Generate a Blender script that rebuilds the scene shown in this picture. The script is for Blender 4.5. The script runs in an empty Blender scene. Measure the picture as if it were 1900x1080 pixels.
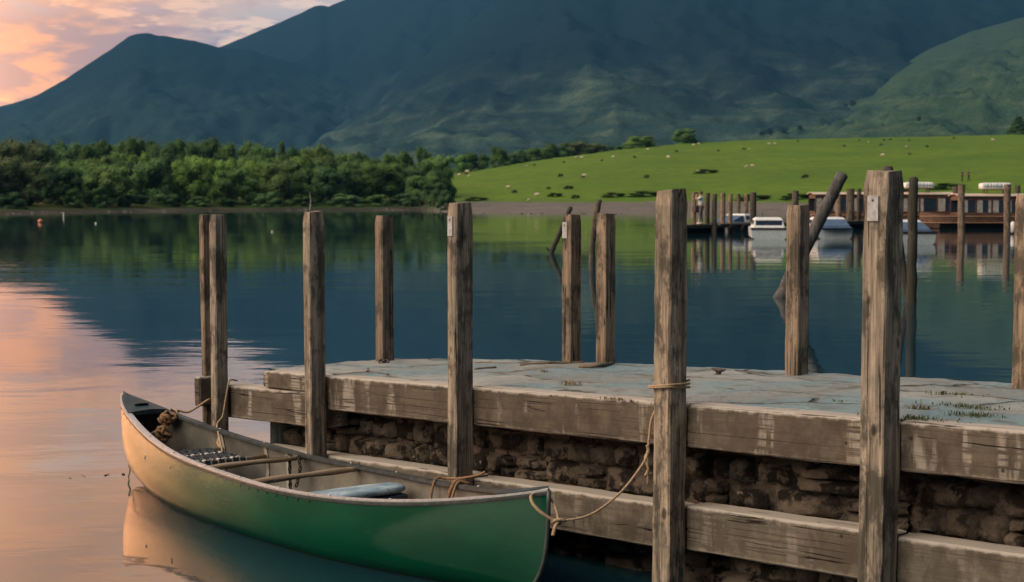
import bpy, bmesh, math, random
import numpy as np
from mathutils import Vector, Matrix, noise
random.seed(7)
rnd = random.Random(11)
S = bpy.context.scene
C = S.collection
R = math.radians

# ------------------------------------------------------------------ camera
H = 1.95
F = 3000.0                      # focal length in photograph pixels
PITCH = math.atan(175 / F)
cd = bpy.data.cameras.new('camera')
cam = bpy.data.objects.new('camera', cd); C.objects.link(cam)
cd.sensor_width = 36; cd.lens = 36 * F / 1900
cd.clip_start = 0.1; cd.clip_end = 20000
cam.location = (0, 0, H)
cam.rotation_euler = (R(90) - PITCH, 0, 0)
cd.dof.use_dof = True; cd.dof.focus_distance = 9.5; cd.dof.aperture_fstop = 5.6
S.camera = cam

# ------------------------------------------------------------------ node helpers
def nd(nt, typ, ins=None, **at):
    n = nt.nodes.new(typ)
    for k, v in at.items(): setattr(n, k, v)
    for k, v in (ins or {}).items():
        s = n.inputs[k]
        if isinstance(v, bpy.types.NodeSocket): nt.links.new(v, s)
        elif isinstance(v, bpy.types.Node): nt.links.new(v.outputs[0], s)
        else:
            if s.type == 'RGBA' and len(v) == 3: v = (*v, 1)
            s.default_value = v
    return n
def mth(nt, op, a, b=0.0, c=0.0, clamp=False):
    return nd(nt, 'ShaderNodeMath', {0: a, 1: b, 2: c}, operation=op, use_clamp=clamp).outputs[0]
def mix(nt, f, a, b, bt='MIX'):
    return nd(nt, 'ShaderNodeMix', {0: f, 6: a, 7: b}, data_type='RGBA', blend_type=bt).outputs[2]
def sstep(nt, v, lo, hi, a=0.0, b=1.0):
    return nd(nt, 'ShaderNodeMapRange', {0: v, 1: lo, 2: hi, 3: a, 4: b}, interpolation_type='SMOOTHSTEP').outputs[0]
def ns(nt, vec, scale, detail=4, rough=.55, dist=0.0):
    return nd(nt, 'ShaderNodeTexNoise', {'Vector': vec, 'Scale': scale, 'Detail': detail, 'Roughness': rough, 'Distortion': dist}).outputs[0]
def mp(nt, vec, sc=(1, 1, 1), loc=(0, 0, 0)):
    return nd(nt, 'ShaderNodeMapping', {0: vec, 1: loc, 3: sc}).outputs[0]
def ramp(nt, f, stops):
    n = nd(nt, 'ShaderNodeValToRGB', {0: f}); e = n.color_ramp.elements
    while len(e) < len(stops): e.new(.5)
    for el, (p, c) in zip(e, stops): el.position = p; el.color = (*c, 1) if len(c) == 3 else c
    return n.outputs[0]
def mat(name):
    m = bpy.data.materials.new(name); m.use_nodes = True
    nt = m.node_tree; return m, nt, nt.nodes['Principled BSDF']
def setp(nt, p, **k):
    for n, v in k.items():
        s = p.inputs[n.replace('_', ' ')]
        if isinstance(v, bpy.types.NodeSocket): nt.links.new(v, s)
        else:
            if s.type == 'RGBA' and len(v) == 3: v = (*v, 1)
            s.default_value = v
def bump(nt, h, dist, strength=1.0):
    return nd(nt, 'ShaderNodeBump', {'Height': h, 'Distance': dist, 'Strength': strength}).outputs[0]
def objvec(nt):
    """object coordinates shifted by a random amount per object, so repeats differ"""
    tc = nd(nt, 'ShaderNodeTexCoord').outputs['Object']
    r = nd(nt, 'ShaderNodeObjectInfo').outputs['Random']
    k = mth(nt, 'MULTIPLY', r, 37.0)
    cmb = nd(nt, 'ShaderNodeCombineXYZ', {0: k, 1: k, 2: k}).outputs[0]
    return nd(nt, 'ShaderNodeVectorMath', {0: tc, 1: cmb}, operation='ADD').outputs[0], tc

# ------------------------------------------------------------------ world
SUN_AZ, SUN_EL = -120.0, 38.0     # degrees, azimuth measured from the view axis (left is negative)
W = bpy.data.worlds.new('World'); S.world = W; W.use_nodes = True
nt = W.node_tree; nt.nodes.clear()
sky = nd(nt, 'ShaderNodeTexSky', sky_type='NISHITA', sun_disc=False, sun_elevation=R(SUN_EL), sun_rotation=R(SUN_AZ), dust_density=3.0)
bg1 = nd(nt, 'ShaderNodeBackground', {0: sky.outputs[0], 1: .08})
d = nd(nt, 'ShaderNodeTexCoord').outputs['Generated']
sx = nd(nt, 'ShaderNodeSeparateXYZ', {0: d})
x_, y_, z_ = sx.outputs
az = mth(nt, 'ARCTAN2', x_, y_)
el = mth(nt, 'ARCSINE', z_)
cv = nd(nt, 'ShaderNodeCombineXYZ', {0: mth(nt, 'MULTIPLY', az, 12.0), 1: mth(nt, 'MULTIPLY', el, 46.0), 2: .37}).outputs[0]
n1 = ns(nt, cv, 1.0, 6, .55, .3)
n2 = ns(nt, mp(nt, cv, (1, 1, 1), (5.2, 3.1, 7)), 1.7, 5, .6, .2)
n3 = ns(nt, mp(nt, cv, (.6, 1.2, 1), (15.2, 8.1, 3)), 1.3, 5, .5)
warm = sstep(nt, az, -.13, -.30)
backside = sstep(nt, mth(nt, 'ABSOLUTE', mth(nt, 'ADD', az, .82)), .74, 1.35)       # away from the glow
low = sstep(nt, el, .125, .03)
base = mix(nt, warm, (.42, .42, .41), (1.34, .53, .18))
base = mix(nt, low, mix(nt, warm, (.40, .39, .41), (1.10, .45, .19)), base)
mauve = mix(nt, warm, (.22, .21, .31), (.64, .33, .24))
c1 = mix(nt, sstep(nt, n1, .44, .56), base, mauve)
c2 = mix(nt, mth(nt, 'MULTIPLY', sstep(nt, n2, .52, .62), .9), c1, mix(nt, warm, (.80, .58, .45), (1.35, .62, .27)))
# higher sky: bright broken cloud still catching the light, paler and cooler to the right
hi_w = mix(nt, sstep(nt, n3, .36, .62), (1.38, .66, .31), (1.02, .54, .32))
hi_c = mix(nt, sstep(nt, n3, .36, .62), (1.15, .90, .76), (.72, .58, .53))
hi = mix(nt, sstep(nt, az, -.02, -.26), hi_c, hi_w)
hi = mix(nt, mth(nt, 'MULTIPLY', sstep(nt, n1, .52, .66), .8), hi, (1.0, .84, .74))
colr = mix(nt, sstep(nt, el, .09, .15), c2, hi)
top = mix(nt, sstep(nt, n2, .35, .65), (.26, .30, .34), (.44, .46, .47))
colr = mix(nt, sstep(nt, el, .30, .7), colr, top)
# the sunset glow, just outside the left edge of the picture
glow = mth(nt, 'MULTIPLY', sstep(nt, mth(nt, 'ABSOLUTE', mth(nt, 'ADD', az, .75)), .50, .10), sstep(nt, el, .62, .10))
colr = mix(nt, glow, colr, (8.5, 3.5, 1.4))
dim = mth(nt, 'MULTIPLY', backside, sstep(nt, el, 1.4, .6))
colr = mix(nt, dim, colr, (.038, .046, .060))
bg2 = nd(nt, 'ShaderNodeBackground', {0: colr, 1: 1.65})
ms = nd(nt, 'ShaderNodeMixShader', {0: .92, 1: bg1.outputs[0], 2: bg2.outputs[0]})
nd(nt, 'ShaderNodeOutputWorld', {0: ms.outputs[0]})

sl = bpy.data.lights.new('sun', 'SUN'); sl.energy = 3.9; sl.angle = R(54); sl.color = (1, .80, .62)
so = bpy.data.objects.new('sun', sl); C.objects.link(so)
sdir = Vector((math.sin(R(SUN_AZ)) * math.cos(R(SUN_EL)), math.cos(R(SUN_AZ)) * math.cos(R(SUN_EL)), math.sin(R(SUN_EL))))
so.rotation_euler = sdir.to_track_quat('Z', 'Y').to_euler()

vs = S.view_settings; vs.view_transform = 'Standard'; vs.look = 'None'; vs.exposure = 0.0; vs.gamma = 1.0
S.cycles.max_bounces = 6; S.cycles.volume_bounces = 0; S.cycles.diffuse_bounces = 4; S.cycles.glossy_bounces = 4
S.cycles.caustics_reflective = False; S.cycles.caustics_refractive = False
S.cycles.sample_clamp_indirect = 4

# ------------------------------------------------------------------ geometry helpers
c_, s_ = math.cos(PITCH), math.sin(PITCH)
def ray(px, py):
    a = (px - 950) / F; v = -(py - 540) / F
    return Vector((a, c_ + v * s_, -s_ + v * c_))
def at(px, py, Y):
    q = ray(px, py); return q * (Y / q.y) + Vector((0, 0, H))
def onz(px, py, z=0.0):
    q = ray(px, py); return q * ((z - H) / q.z) + Vector((0, 0, H))

class MB:
    def __init__(s): s.v = []; s.f = []; s.m = []
    def add(s, vs, fs, m=0):
        o = len(s.v); s.v += [tuple(p) for p in vs]; s.f += [tuple(i + o for i in f) for f in fs]; s.m += [m] * len(fs); return s
    def box(s, a, b, m=0, M=None):
        x0, y0, z0 = a; x1, y1, z1 = b
        vs = [Vector(p) for p in ((x0, y0, z0), (x1, y0, z0), (x1, y1, z0), (x0, y1, z0), (x0, y0, z1), (x1, y0, z1), (x1, y1, z1), (x0, y1, z1))]
        if M: vs = [M @ p for p in vs]
        return s.add(vs, [(0, 3, 2, 1), (4, 5, 6, 7), (0, 1, 5, 4), (1, 2, 6, 5), (2, 3, 7, 6), (3, 0, 4, 7)], m)
    def rings(s, rings, m=0, cap=True, closed=True):
        n = len(rings[0]); fs = []; vs = [p for r in rings for p in r]
        for i in range(len(rings) - 1):
            for j in range(n if closed else n - 1):
                k = (j + 1) % n
                fs.append((i * n + j, i * n + k, (i + 1) * n + k, (i + 1) * n + j))
        if cap and closed:
            fs.append(tuple(range(n - 1, -1, -1))); e = (len(rings) - 1) * n; fs.append(tuple(range(e, e + n)))
        return s.add(vs, fs, m)
    def tube(s, pts, r, n=8, m=0, cap=True):
        pts = [Vector(p) for p in pts]; rr = r if isinstance(r, (list, tuple)) else [r] * len(pts)
        rings = []; up = None
        for i, p in enumerate(pts):
            t = (pts[min(i + 1, len(pts) - 1)] - pts[max(i - 1, 0)]); t = t.normalized() if t.length > 1e-9 else Vector((0, 0, 1))
            if up is None: up = t.orthogonal().normalized()
            up = (up - t * up.dot(t)); up = up.normalized() if up.length > 1e-6 else t.orthogonal().normalized()
            b = t.cross(up)
            rings.append([p + (up * math.cos(2 * math.pi * k / n) + b * math.sin(2 * math.pi * k / n)) * rr[i] for k in range(n)])
        return s.rings(rings, m, cap)
    def ball(s, c, r, n=10, k=7, m=0, sc=(1, 1, 1), jit=0):
        c = Vector(c); rings = []
        for i in range(k + 1):
            th = math.pi * (.02 + .96 * i / k)
            rings.append([c + Vector((sc[0] * math.sin(th) * math.cos(2 * math.pi * j / n), sc[1] * math.sin(th) * math.sin(2 * math.pi * j / n), -sc[2] * math.cos(th))) * r * (1 + jit * rnd.uniform(-1, 1)) for j in range(n)])
        return s.rings(rings, m)
    def build(s, name, mats, parent=None, smooth=False, bevel=0, loc=None, rot=None, sharp=None):
        me = bpy.data.meshes.new(name); me.from_pydata(s.v, [], s.f); me.update()
        o = bpy.data.objects.new(name, me); C.objects.link(o)
        for m in (mats if isinstance(mats, (list, tuple)) else [mats]): me.materials.append(m)
        if max(s.m, default=0): me.polygons.foreach_set('material_index', s.m)
        if smooth: me.polygons.foreach_set('use_smooth', [True] * len(me.polygons))
        if sharp: me.set_sharp_from_angle(angle=R(sharp))
        if parent: o.parent = parent
        if loc is not None: o.location = loc
        if rot is not None: o.rotation_euler = rot
        if bevel:
            b = o.modifiers.new('bevel', 'BEVEL'); b.width = bevel; b.segments = 2; b.limit_method = 'ANGLE'; b.angle_limit = R(40)
        return o

def tag(o, label, cat, group=None, kind=None):
    if label: o['label'] = label
    if cat: o['category'] = cat
    if group: o['group'] = group
    if kind: o['kind'] = kind
    return o
def struct(o, kind='structure'): o['kind'] = kind; return o
def empty(name, label, cat, loc=(0, 0, 0), rz=0.0, group=None):
    o = bpy.data.objects.new(name, None); C.objects.link(o); o.location = loc; o.rotation_euler = (0, 0, rz); o.empty_display_size = .1
    return tag(o, label, cat, group)
def dup(o, parent=None):
    c = o.copy(); C.objects.link(c); c.parent = parent
    for ch in list(o.children): dup(ch, c)
    return c
def spline(pts, n=8):
    pts = [Vector(p) for p in pts]; P = [pts[0] * 2 - pts[1]] + pts + [pts[-1] * 2 - pts[-2]]; out = []
    for i in range(1, len(P) - 2):
        a, b, c, e = P[i - 1:i + 3]
        for k in range(n):
            t = k / n
            out.append(.5 * ((2 * b) + (c - a) * t + (2 * a - 5 * b + 4 * c - e) * t * t + (3 * b - a - 3 * c + e) * t ** 3))
    out.append(pts[-1]); return out
def interp(x, tab):
    xs, ys = zip(*tab); return float(np.interp(x, xs, ys))
def sm(t): t = min(1, max(0, t)); return t * t * (3 - 2 * t)

# ------------------------------------------------------------------ materials
def wood(name, dark, light, axis=2, stain=(.10, .105, .08), stain_amt=.5, runs=0.0, rough=.85, scale=1.0, crack=1.0, edge=0.0, grain=1.0):
    m, nt, p = mat(name); v, tc = objvec(nt)
    sc = [1, 1, 1]; sc[axis] = .045
    g = mp(nt, v, tuple(sc))
    fine = ns(nt, g, 95 * scale, 5, .65, .6); mid = ns(nt, g, 24 * scale, 4, .6, .8); pat = ns(nt, v, 4.5 * scale, 5, .6)
    f = mth(nt, 'ADD', mth(nt, 'MULTIPLY', fine, .45), mth(nt, 'MULTIPLY', mid, .55))
    col = ramp(nt, f, [(.36, dark), (.50, tuple(a * .5 + b * .5 for a, b in zip(dark, light))), (.64, light)])
    col = mix(nt, mth(nt, 'MULTIPLY', sstep(nt, pat, .48, .66), stain_amt), col, stain)
    blot = ns(nt, mp(nt, v, (1, 1, 1), (3, 9, 1)), 14 * scale, 5, .7)
    col = mix(nt, mth(nt, 'MULTIPLY', sstep(nt, blot, .56, .72), .45), col, tuple(a * .6 for a in dark))
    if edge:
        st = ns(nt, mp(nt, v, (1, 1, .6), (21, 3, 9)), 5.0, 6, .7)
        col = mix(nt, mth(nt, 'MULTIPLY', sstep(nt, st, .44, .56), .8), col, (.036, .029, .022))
    if axis == 2:
        rv = nd(nt, 'ShaderNodeObjectInfo').outputs['Random']
        col = mix(nt, 1.0, col, ramp(nt, rv, [(0, (.78, .76, .74)), (.5, (1.0, 1.0, .98)), (1, (1.12, 1.06, .98))]), 'MULTIPLY')
        mo = ns(nt, mp(nt, v, (1, 1, .45), (2, 8, 5)), 8.5 * scale, 6, .72)
        col = mix(nt, mth(nt, 'MULTIPLY', sstep(nt, mo, .47, .60), .78), col, (.042, .041, .033))
        kn = nd(nt, 'ShaderNodeTexVoronoi', {'Vector': mp(nt, v, (1, 1, .5)), 'Scale': 5.5}, feature='F1').outputs['Distance']
        col = mix(nt, mth(nt, 'MULTIPLY', sstep(nt, kn, .11, .06), .85), col, (.025, .02, .015))
    if runs:
        s2 = [1, 1, 1]; s2[axis] = 1.0; s2[2 if axis != 2 else 0] = .22
        rn = ns(nt, mp(nt, v, tuple(s2), (11, 4, 2)), 6.5, 5, .6)
        br = ns(nt, g, 70, 3, .6)
        k = mth(nt, 'MULTIPLY', sstep(nt, rn, .53, .63), mth(nt, 'MULTIPLY', sstep(nt, br, .36, .54), runs))
        col = mix(nt, k, col, (.56, .51, .44))
    if grain < 1: col = mix(nt, 1 - grain, col, mix(nt, sstep(nt, ns(nt, v, 9, 6, .7), .36, .64), tuple(a * .65 + b * .35 for a, b in zip(dark, light)), tuple(a * .25 + b * .75 for a, b in zip(dark, light))))
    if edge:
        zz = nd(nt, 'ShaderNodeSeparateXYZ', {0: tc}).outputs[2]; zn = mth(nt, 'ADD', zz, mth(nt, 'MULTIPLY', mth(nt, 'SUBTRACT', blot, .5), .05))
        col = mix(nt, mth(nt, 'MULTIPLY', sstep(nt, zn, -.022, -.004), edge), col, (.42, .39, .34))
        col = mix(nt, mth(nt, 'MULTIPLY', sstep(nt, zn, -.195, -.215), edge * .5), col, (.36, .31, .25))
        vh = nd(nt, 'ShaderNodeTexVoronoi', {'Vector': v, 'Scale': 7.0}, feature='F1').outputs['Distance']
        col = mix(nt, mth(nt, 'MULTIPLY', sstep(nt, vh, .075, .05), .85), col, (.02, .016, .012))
    ck = ns(nt, mp(nt, v, tuple(a * (.35 if i == axis else 1) for i, a in enumerate(sc)), (7, 2, 5)), 13 * scale, 2, .5, .4)
    crk = mth(nt, 'MULTIPLY', sstep(nt, mth(nt, 'ABSOLUTE', mth(nt, 'SUBTRACT', ck, .5)), .011, .0), sstep(nt, pat, .40, .56))
    crk = mth(nt, 'MULTIPLY', crk, crack)
    col = mix(nt, crk, col, (.012, .010, .008))
    h = mth(nt, 'SUBTRACT', mth(nt, 'ADD', mth(nt, 'MULTIPLY', f, .8), mth(nt, 'MULTIPLY', blot, .5)), mth(nt, 'MULTIPLY', crk, 1.2))
    setp(nt, p, Base_Color=col, Roughness=rough, Normal=bump(nt, h, .006, .8)); p.inputs['Specular IOR Level'].default_value = .25
    return m
M = {}
M['post'] = wood('post_wood', (.070, .060, .050), (.47, .40, .32), 2, (.13, .135, .11), .45)
M['post2'] = wood('post_wood_brown', (.10, .08, .062), (.42, .325, .24), 2, (.14, .125, .10), .35)
M['pile'] = wood('pile_wood', (.045, .04, .034), (.20, .175, .14), 2, (.05, .06, .04), .6, scale=.6)
M['pilegrey'] = wood('pile_wood_grey', (.05, .055, .06), (.20, .20, .20), 2, (.05, .06, .05), .6, scale=.6)
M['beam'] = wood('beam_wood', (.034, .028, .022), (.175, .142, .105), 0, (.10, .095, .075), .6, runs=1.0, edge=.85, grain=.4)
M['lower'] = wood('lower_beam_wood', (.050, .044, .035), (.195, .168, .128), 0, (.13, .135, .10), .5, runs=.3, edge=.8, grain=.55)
M['dock'] = wood('far_dock_wood', (.06, .052, .045), (.22, .19, .16), 0, scale=.4)
def plain(name, col, rough=.6, metal=0.0, var=.25, scale=8, spec=.5, bmp=0.0, coat=0.0, objcol=False):
    m, nt, p = mat(name); v, tc = objvec(nt); n = ns(nt, v, scale, 5, .6)
    c = mix(nt, sstep(nt, n, .3, .7), tuple(a * (1 - var) for a in col), tuple(min(1, a * (1 + var)) for a in col))
    setp(nt, p, Base_Color=c, Roughness=rough, Metallic=metal, Coat_Weight=coat); p.inputs['Specular IOR Level'].default_value = spec
    if bmp: setp(nt, p, Normal=bump(nt, n, bmp))
    return m
M['rope'] = plain('rope_fibre', (.38, .28, .18), .95, var=.35, scale=160, spec=.1, bmp=.004)
M['coir'] = plain('coir_rope', (.24, .15, .085), .95, var=.45, scale=90, spec=.1, bmp=.006)
M['metal'] = plain('dark_iron', (.06, .05, .045), .55, .7, .4, 60, bmp=.002)
M['rivet'] = plain('rivet_metal', (.10, .065, .04), .45, .6, .3, 80)
M['white'] = plain('white_paint', (.72, .74, .74), .4, var=.1)
M['plate'] = plain('weathered_white_plate', (.38, .39, .40), .6, var=.28, scale=30)
M['pane'] = plain('dark_glass', (.02, .035, .06), .08, var=.2)
M['curtain'] = plain('pale_curtain', (.34, .33, .30), .9, var=.3, scale=6)
M['varnish'] = plain('varnished_wood', (.095, .048, .032), .35, var=.4, scale=5, coat=.3)
M['roofcream'] = plain('cream_roof', (.55, .45, .36), .6, var=.15)
M['black'] = plain('black_parts_and_shade', (.006, .0055, .005), .9, var=.3, spec=.05)  # real black parts, and the shade boxes under the far jetty
M['tyre'] = plain('tyre_rubber', (.012, .012, .012), .8, var=.3)
M['piledark'] = wood('wet_pile_wood', (.018, .018, .017), (.075, .072, .064), 2, (.03, .04, .03), .6, scale=.6)
M['hullgrey'] = plain('grey_white_hull', (.40, .48, .51), .4, var=.12)
M['orange'] = plain('orange_plastic', (.55, .21, .10), .5, var=.1)
M['stones'] = None

# ------------------------------------------------------------------ water
def water_mat():
    m, nt, p = mat('lake_water')
    pos = nd(nt, 'ShaderNodeNewGeometry').outputs['Position']
    a = ns(nt, mp(nt, pos, (.55, 1, 1)), .55, 3, .5, .4)
    b = ns(nt, mp(nt, pos, (.6, 1, 1), (4, 7, 0)), 2.6, 3, .55, .3)
    patch = ns(nt, mp(nt, pos, (.05, .11, 1)), 1.0, 3, .5)
    amp = sstep(nt, patch, .35, .68, .35, 1.25)
    h = mth(nt, 'MULTIPLY', mth(nt, 'ADD', mth(nt, 'MULTIPLY', a, .010), mth(nt, 'MULTIPLY', b, .0022)), amp)
    setp(nt, p, Base_Color=(.008, .032, .044), Roughness=.028, IOR=1.42, Normal=bump(nt, h, 1.0))
    return m
o = MB().add([(-3000, -400, 0), (3000, -400, 0), (3000, 420, 0), (-3000, 420, 0)], [(0, 1, 2, 3)]).build('water', water_mat()); struct(o)

# ------------------------------------------------------------------ ground: shore, meadow, wood floor
def shoreY(px): return interp(px, [(-1500, 160), (-400, 172), (0, 182), (200, 205), (430, 225), (780, 236), (840, 192), (1000, 184), (1300, 180), (1900, 165), (3500, 150)])
def beachY(px): return shoreY(px) + interp(px, [(840, 72), (1300, 60), (1500, 44), (1900, 25)])
CY = [(780, 336), (810, 329), (1000, 297), (1150, 278), (1250, 268), (1400, 260), (1900, 250), (2600, 247), (3500, 260)]
CZ = [(780, 325), (1000, 400), (1250, 450), (1900, 520), (2600, 560)]
def crest(px): Yc = interp(px, CZ); return Yc, H + (365 - interp(px, CY)) / F * Yc
def ground_z(x, Y):
    px = 950 + F * x / Y; ys = shoreY(px)
    if Y < ys: return max(-.8, (Y - ys) * .02)
    w = sm((px - 770) / 60)
    zl = min(1.0, (Y - ys) / 22 * 1.0) + max(0, Y - 255) * .014
    zl = min(zl, 6)
    zm = 0
    if w > 0:
        yb = beachY(px); Yc, zc = crest(px); zb = 1.05
        if Y < yb: zm = zb * (Y - ys) / (yb - ys)
        elif Y < Yc:
            t = (Y - yb) / (Yc - yb); zm = zb + (zc - zb) * t
            zm += .25 * math.sin(t * 9 + px * .004) * t * (1 - t)
        else: zm = max(5, zc - (Y - Yc) * .09 - ((Y - Yc) / 60) ** 2 * .3)
    return zl * (1 - w) + zm * w
def build_ground():
    pxs = list(range(-1500, -100, 60)) + list(range(-100, 2000, 10)) + list(range(2000, 3600, 60))
    Ys = [140, 150] + [155 + i * 2.5 for i in range(40)] + [256 + i * 5 for i in range(66)] + [600, 660, 740, 850, 1000, 1300, 1800, 2600, 3800, 5500, 7500]
    vs = []; beach = []; wood_ = []
    for Y in Ys:
        for px in pxs:
            x = (px - 950) / F * Y; z = ground_z(x, Y)
            if Y > shoreY(px) + 3 and Y < 700: z += .10 * noise.noise(Vector((x * .09, Y * .09, 0))) + .04 * noise.noise(Vector((x * .5, Y * .5, 3)))
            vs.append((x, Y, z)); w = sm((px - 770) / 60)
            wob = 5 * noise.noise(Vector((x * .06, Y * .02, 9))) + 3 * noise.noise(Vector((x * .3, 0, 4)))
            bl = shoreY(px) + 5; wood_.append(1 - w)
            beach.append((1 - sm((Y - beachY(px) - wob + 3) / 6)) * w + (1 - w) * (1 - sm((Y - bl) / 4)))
    n = len(pxs); fs = [(i * n + j, i * n + j + 1, (i + 1) * n + j + 1, (i + 1) * n + j) for i in range(len(Ys) - 1) for j in range(n - 1)]
    m, nt, p = mat('meadow_and_shore')
    pos = nd(nt, 'ShaderNodeNewGeometry').outputs['Position']
    bm_ = nd(nt, 'ShaderNodeAttribute', attribute_name='beach').outputs['Fac']
    g1 = ns(nt, pos, .035, 5, .6); g2 = ns(nt, mp(nt, pos, (1, .5, 1)), .35, 5, .65)
    grass = mix(nt, sstep(nt, g1, .35, .65), (.064, .142, .011), (.096, .178, .013))
    g3 = ns(nt, mp(nt, pos, (.12, .5, 1)), .30, 5, .7)
    grass = mix(nt, mth(nt, 'MULTIPLY', sstep(nt, g2, .42, .68), .6), grass, (.055, .098, .016))
    grass = mix(nt, mth(nt, 'MULTIPLY', sstep(nt, g3, .52, .68), .45), grass, (.098, .140, .020))
    grass = mix(nt, mth(nt, 'MULTIPLY', sstep(nt, ns(nt, pos, .9, 4, .7), .62, .74), .6), grass, (.035, .060, .016))
    gv = ns(nt, mp(nt, pos, (.25, 1, 1)), .55, 5, .7)
    grav = mix(nt, sstep(nt, gv, .35, .65), (.085, .08, .072), (.155, .147, .135))
    grav = mix(nt, sstep(nt, ns(nt, pos, 1.4, 3), .60, .72), grav, (.32, .31, .29))
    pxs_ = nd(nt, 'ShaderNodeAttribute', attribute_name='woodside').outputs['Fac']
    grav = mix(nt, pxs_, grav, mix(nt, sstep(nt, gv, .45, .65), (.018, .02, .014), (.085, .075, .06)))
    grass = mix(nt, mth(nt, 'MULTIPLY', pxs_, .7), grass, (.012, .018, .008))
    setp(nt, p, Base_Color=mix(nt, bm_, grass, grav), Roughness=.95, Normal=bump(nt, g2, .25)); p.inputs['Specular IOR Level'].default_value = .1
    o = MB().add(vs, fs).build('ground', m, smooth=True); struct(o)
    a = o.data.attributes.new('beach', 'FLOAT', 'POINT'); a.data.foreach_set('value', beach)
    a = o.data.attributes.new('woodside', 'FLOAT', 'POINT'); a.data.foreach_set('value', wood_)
build_ground()

# ------------------------------------------------------------------ mountains
def hill_mat(name, lowc, highc, patchc, z0, z1, sc=1.0):
    m, nt, p = mat(name)
    pos = nd(nt, 'ShaderNodeNewGeometry').outputs['Position']
    z = nd(nt, 'ShaderNodeSeparateXYZ', {0: pos}).outputs[2]
    a = ns(nt, pos, .0035 * sc, 6, .6, .5); b = ns(nt, mp(nt, pos, (.55, .3, 2.6)), .011 * sc, 6, .65, .4); c = ns(nt, pos, .05 * sc, 4, .7)
    k = sstep(nt, mth(nt, 'ADD', z, mth(nt, 'MULTIPLY', mth(nt, 'SUBTRACT', a, .5), (z1 - z0) * 1.5)), z0, z1)
    col = mix(nt, k, lowc, highc)
    pk = mth(nt, 'MULTIPLY', sstep(nt, b, .42, .74), sstep(nt, k, 1.05, .2))
    col = mix(nt, mth(nt, 'MULTIPLY', pk, .75), col, patchc)
    col = mix(nt, mth(nt, 'MULTIPLY', sstep(nt, c, .5, .75), .22), col, tuple(q * .4 for q in lowc))
    f2 = ns(nt, mp(nt, pos, (1, .6, 1.6)), .16 * sc, 4, .75)
    col = mix(nt, 1.0, col, mix(nt, sstep(nt, f2, .3, .7), (.62, .64, .66), (1.35, 1.34, 1.3)), 'MULTIPLY')
    setp(nt, p, Base_Color=col, Roughness=1.0, Normal=bump(nt, mth(nt, 'ADD', b, mth(nt, 'MULTIPLY', f2, .25)), 5 / sc)); p.inputs['Specular IOR Level'].default_value = 0
    return m
def hill(name, crestpts, Yc, Yb, m, expo=1.35, amp=60, step=8, rows=90, seed=0, gully=.0045, zb=-5):
    x0, x1 = crestpts[0][0], crestpts[-1][0]
    pxs = [x0 + i * step for i in range(int((x1 - x0) / step) + 1)]
    vs = []; n = len(pxs)
    R_ = rows + 12
    for i in range(R_):
        for px in pxs:
            a = (px - 950) / F
            yc = Yc(px) if callable(Yc) else Yc; yb = Yb(px) if callable(Yb) else Yb
            py = interp(px, crestpts)
            py += 2.0 * noise.fractal(Vector((px * .03, seed, 0)), 1.0, 2.0, 4)
            zc = H + (365 - py) / F * yc
            if i < rows:
                t = i / (rows - 1); Y = yb + (yc - yb) * t; z = zb + (zc - zb) * t ** expo
                x = a * Y
                q = Vector((x * gully, Y * gully * .35, seed * 3.1))
                rdg = 1 - abs(noise.fractal(q, .9, 2.1, 5)) * 2
                lim = 4 * t * (1 - t) * (1 - t ** 6)
                z += amp * (rdg - .55) * lim + amp * .35 * noise.fractal(Vector((x * .02, Y * .02, seed)), .8, 2.1, 3) * lim
                Y2 = Y
            else:
                t = (i - rows + 1) / 12; Y2 = yc + 1400 * t; x = a * Y2; z = zc * (1 - t * .9)
            vs.append((a * Y2, Y2, z))
    fs = [(i * n + j, i * n + j + 1, (i + 1) * n + j + 1, (i + 1) * n + j) for i in range(R_ - 1) for j in range(n - 1)]
    o = MB().add(vs, fs).build(name, m, smooth=True); struct(o); return o
mA = hill_mat('fell_slopes', (.022, .044, .036), (.010, .019, .020), (.027, .048, .038), 60, 420)
mB = hill_mat('high_fell_slopes', (.026, .050, .040), (.009, .018, .020), (.060, .088, .066), 30, 400)
mD = hill_mat('near_hill_pasture', (.032, .062, .036), (.038, .066, .040), (.088, .128, .066), 20, 300, 1.7)
hill('hill', [(-1100, 330), (-500, 300), (-200, 262), (0, 216), (60, 184), (110, 158), (140, 140), (170, 120), (200, 101), (225, 84), (245, 70), (262, 65), (282, 64), (300, 69), (330, 73), (370, 79), (412, 91), (470, 96), (560, 125), (700, 175), (900, 260), (1000, 300)],
     4700, lambda px: 2300, mA, 1.3, 36, seed=1)
hill('mountain', [(-300, 262), (0, 200), (250, 135), (380, 100), (412, 90), (470, 66), (540, 37), (590, 15), (600, 13), (612, 15), (650, 1), (720, -40), (800, -75), (900, -110), (1050, -150), (1200, -168), (1400, -160), (1600, -150), (1900, -120), (2400, -20), (3000, 120), (3400, 220)],
     lambda px: 5600, lambda px: 2700, mB, 1.45, 45, seed=4, gully=.0030)
hill('fell_spur', [(380, 300), (480, 280), (540, 256), (575, 240), (600, 226), (640, 205), (700, 172), (735, 142), (765, 122), (800, 97), (850, 62), (900, 22), (950, -18), (1050, -70), (1200, -100), (1400, -100), (1700, -80), (2000, -40), (2400, 60), (2800, 250)],
     lambda px: 4300, lambda px: 1500, hill_mat('spur_slopes', (.027, .053, .042), (.009, .019, .020), (.098, .138, .090), 20, 300, 1.2), 1.35, 38, seed=6, gully=.0033)
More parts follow.
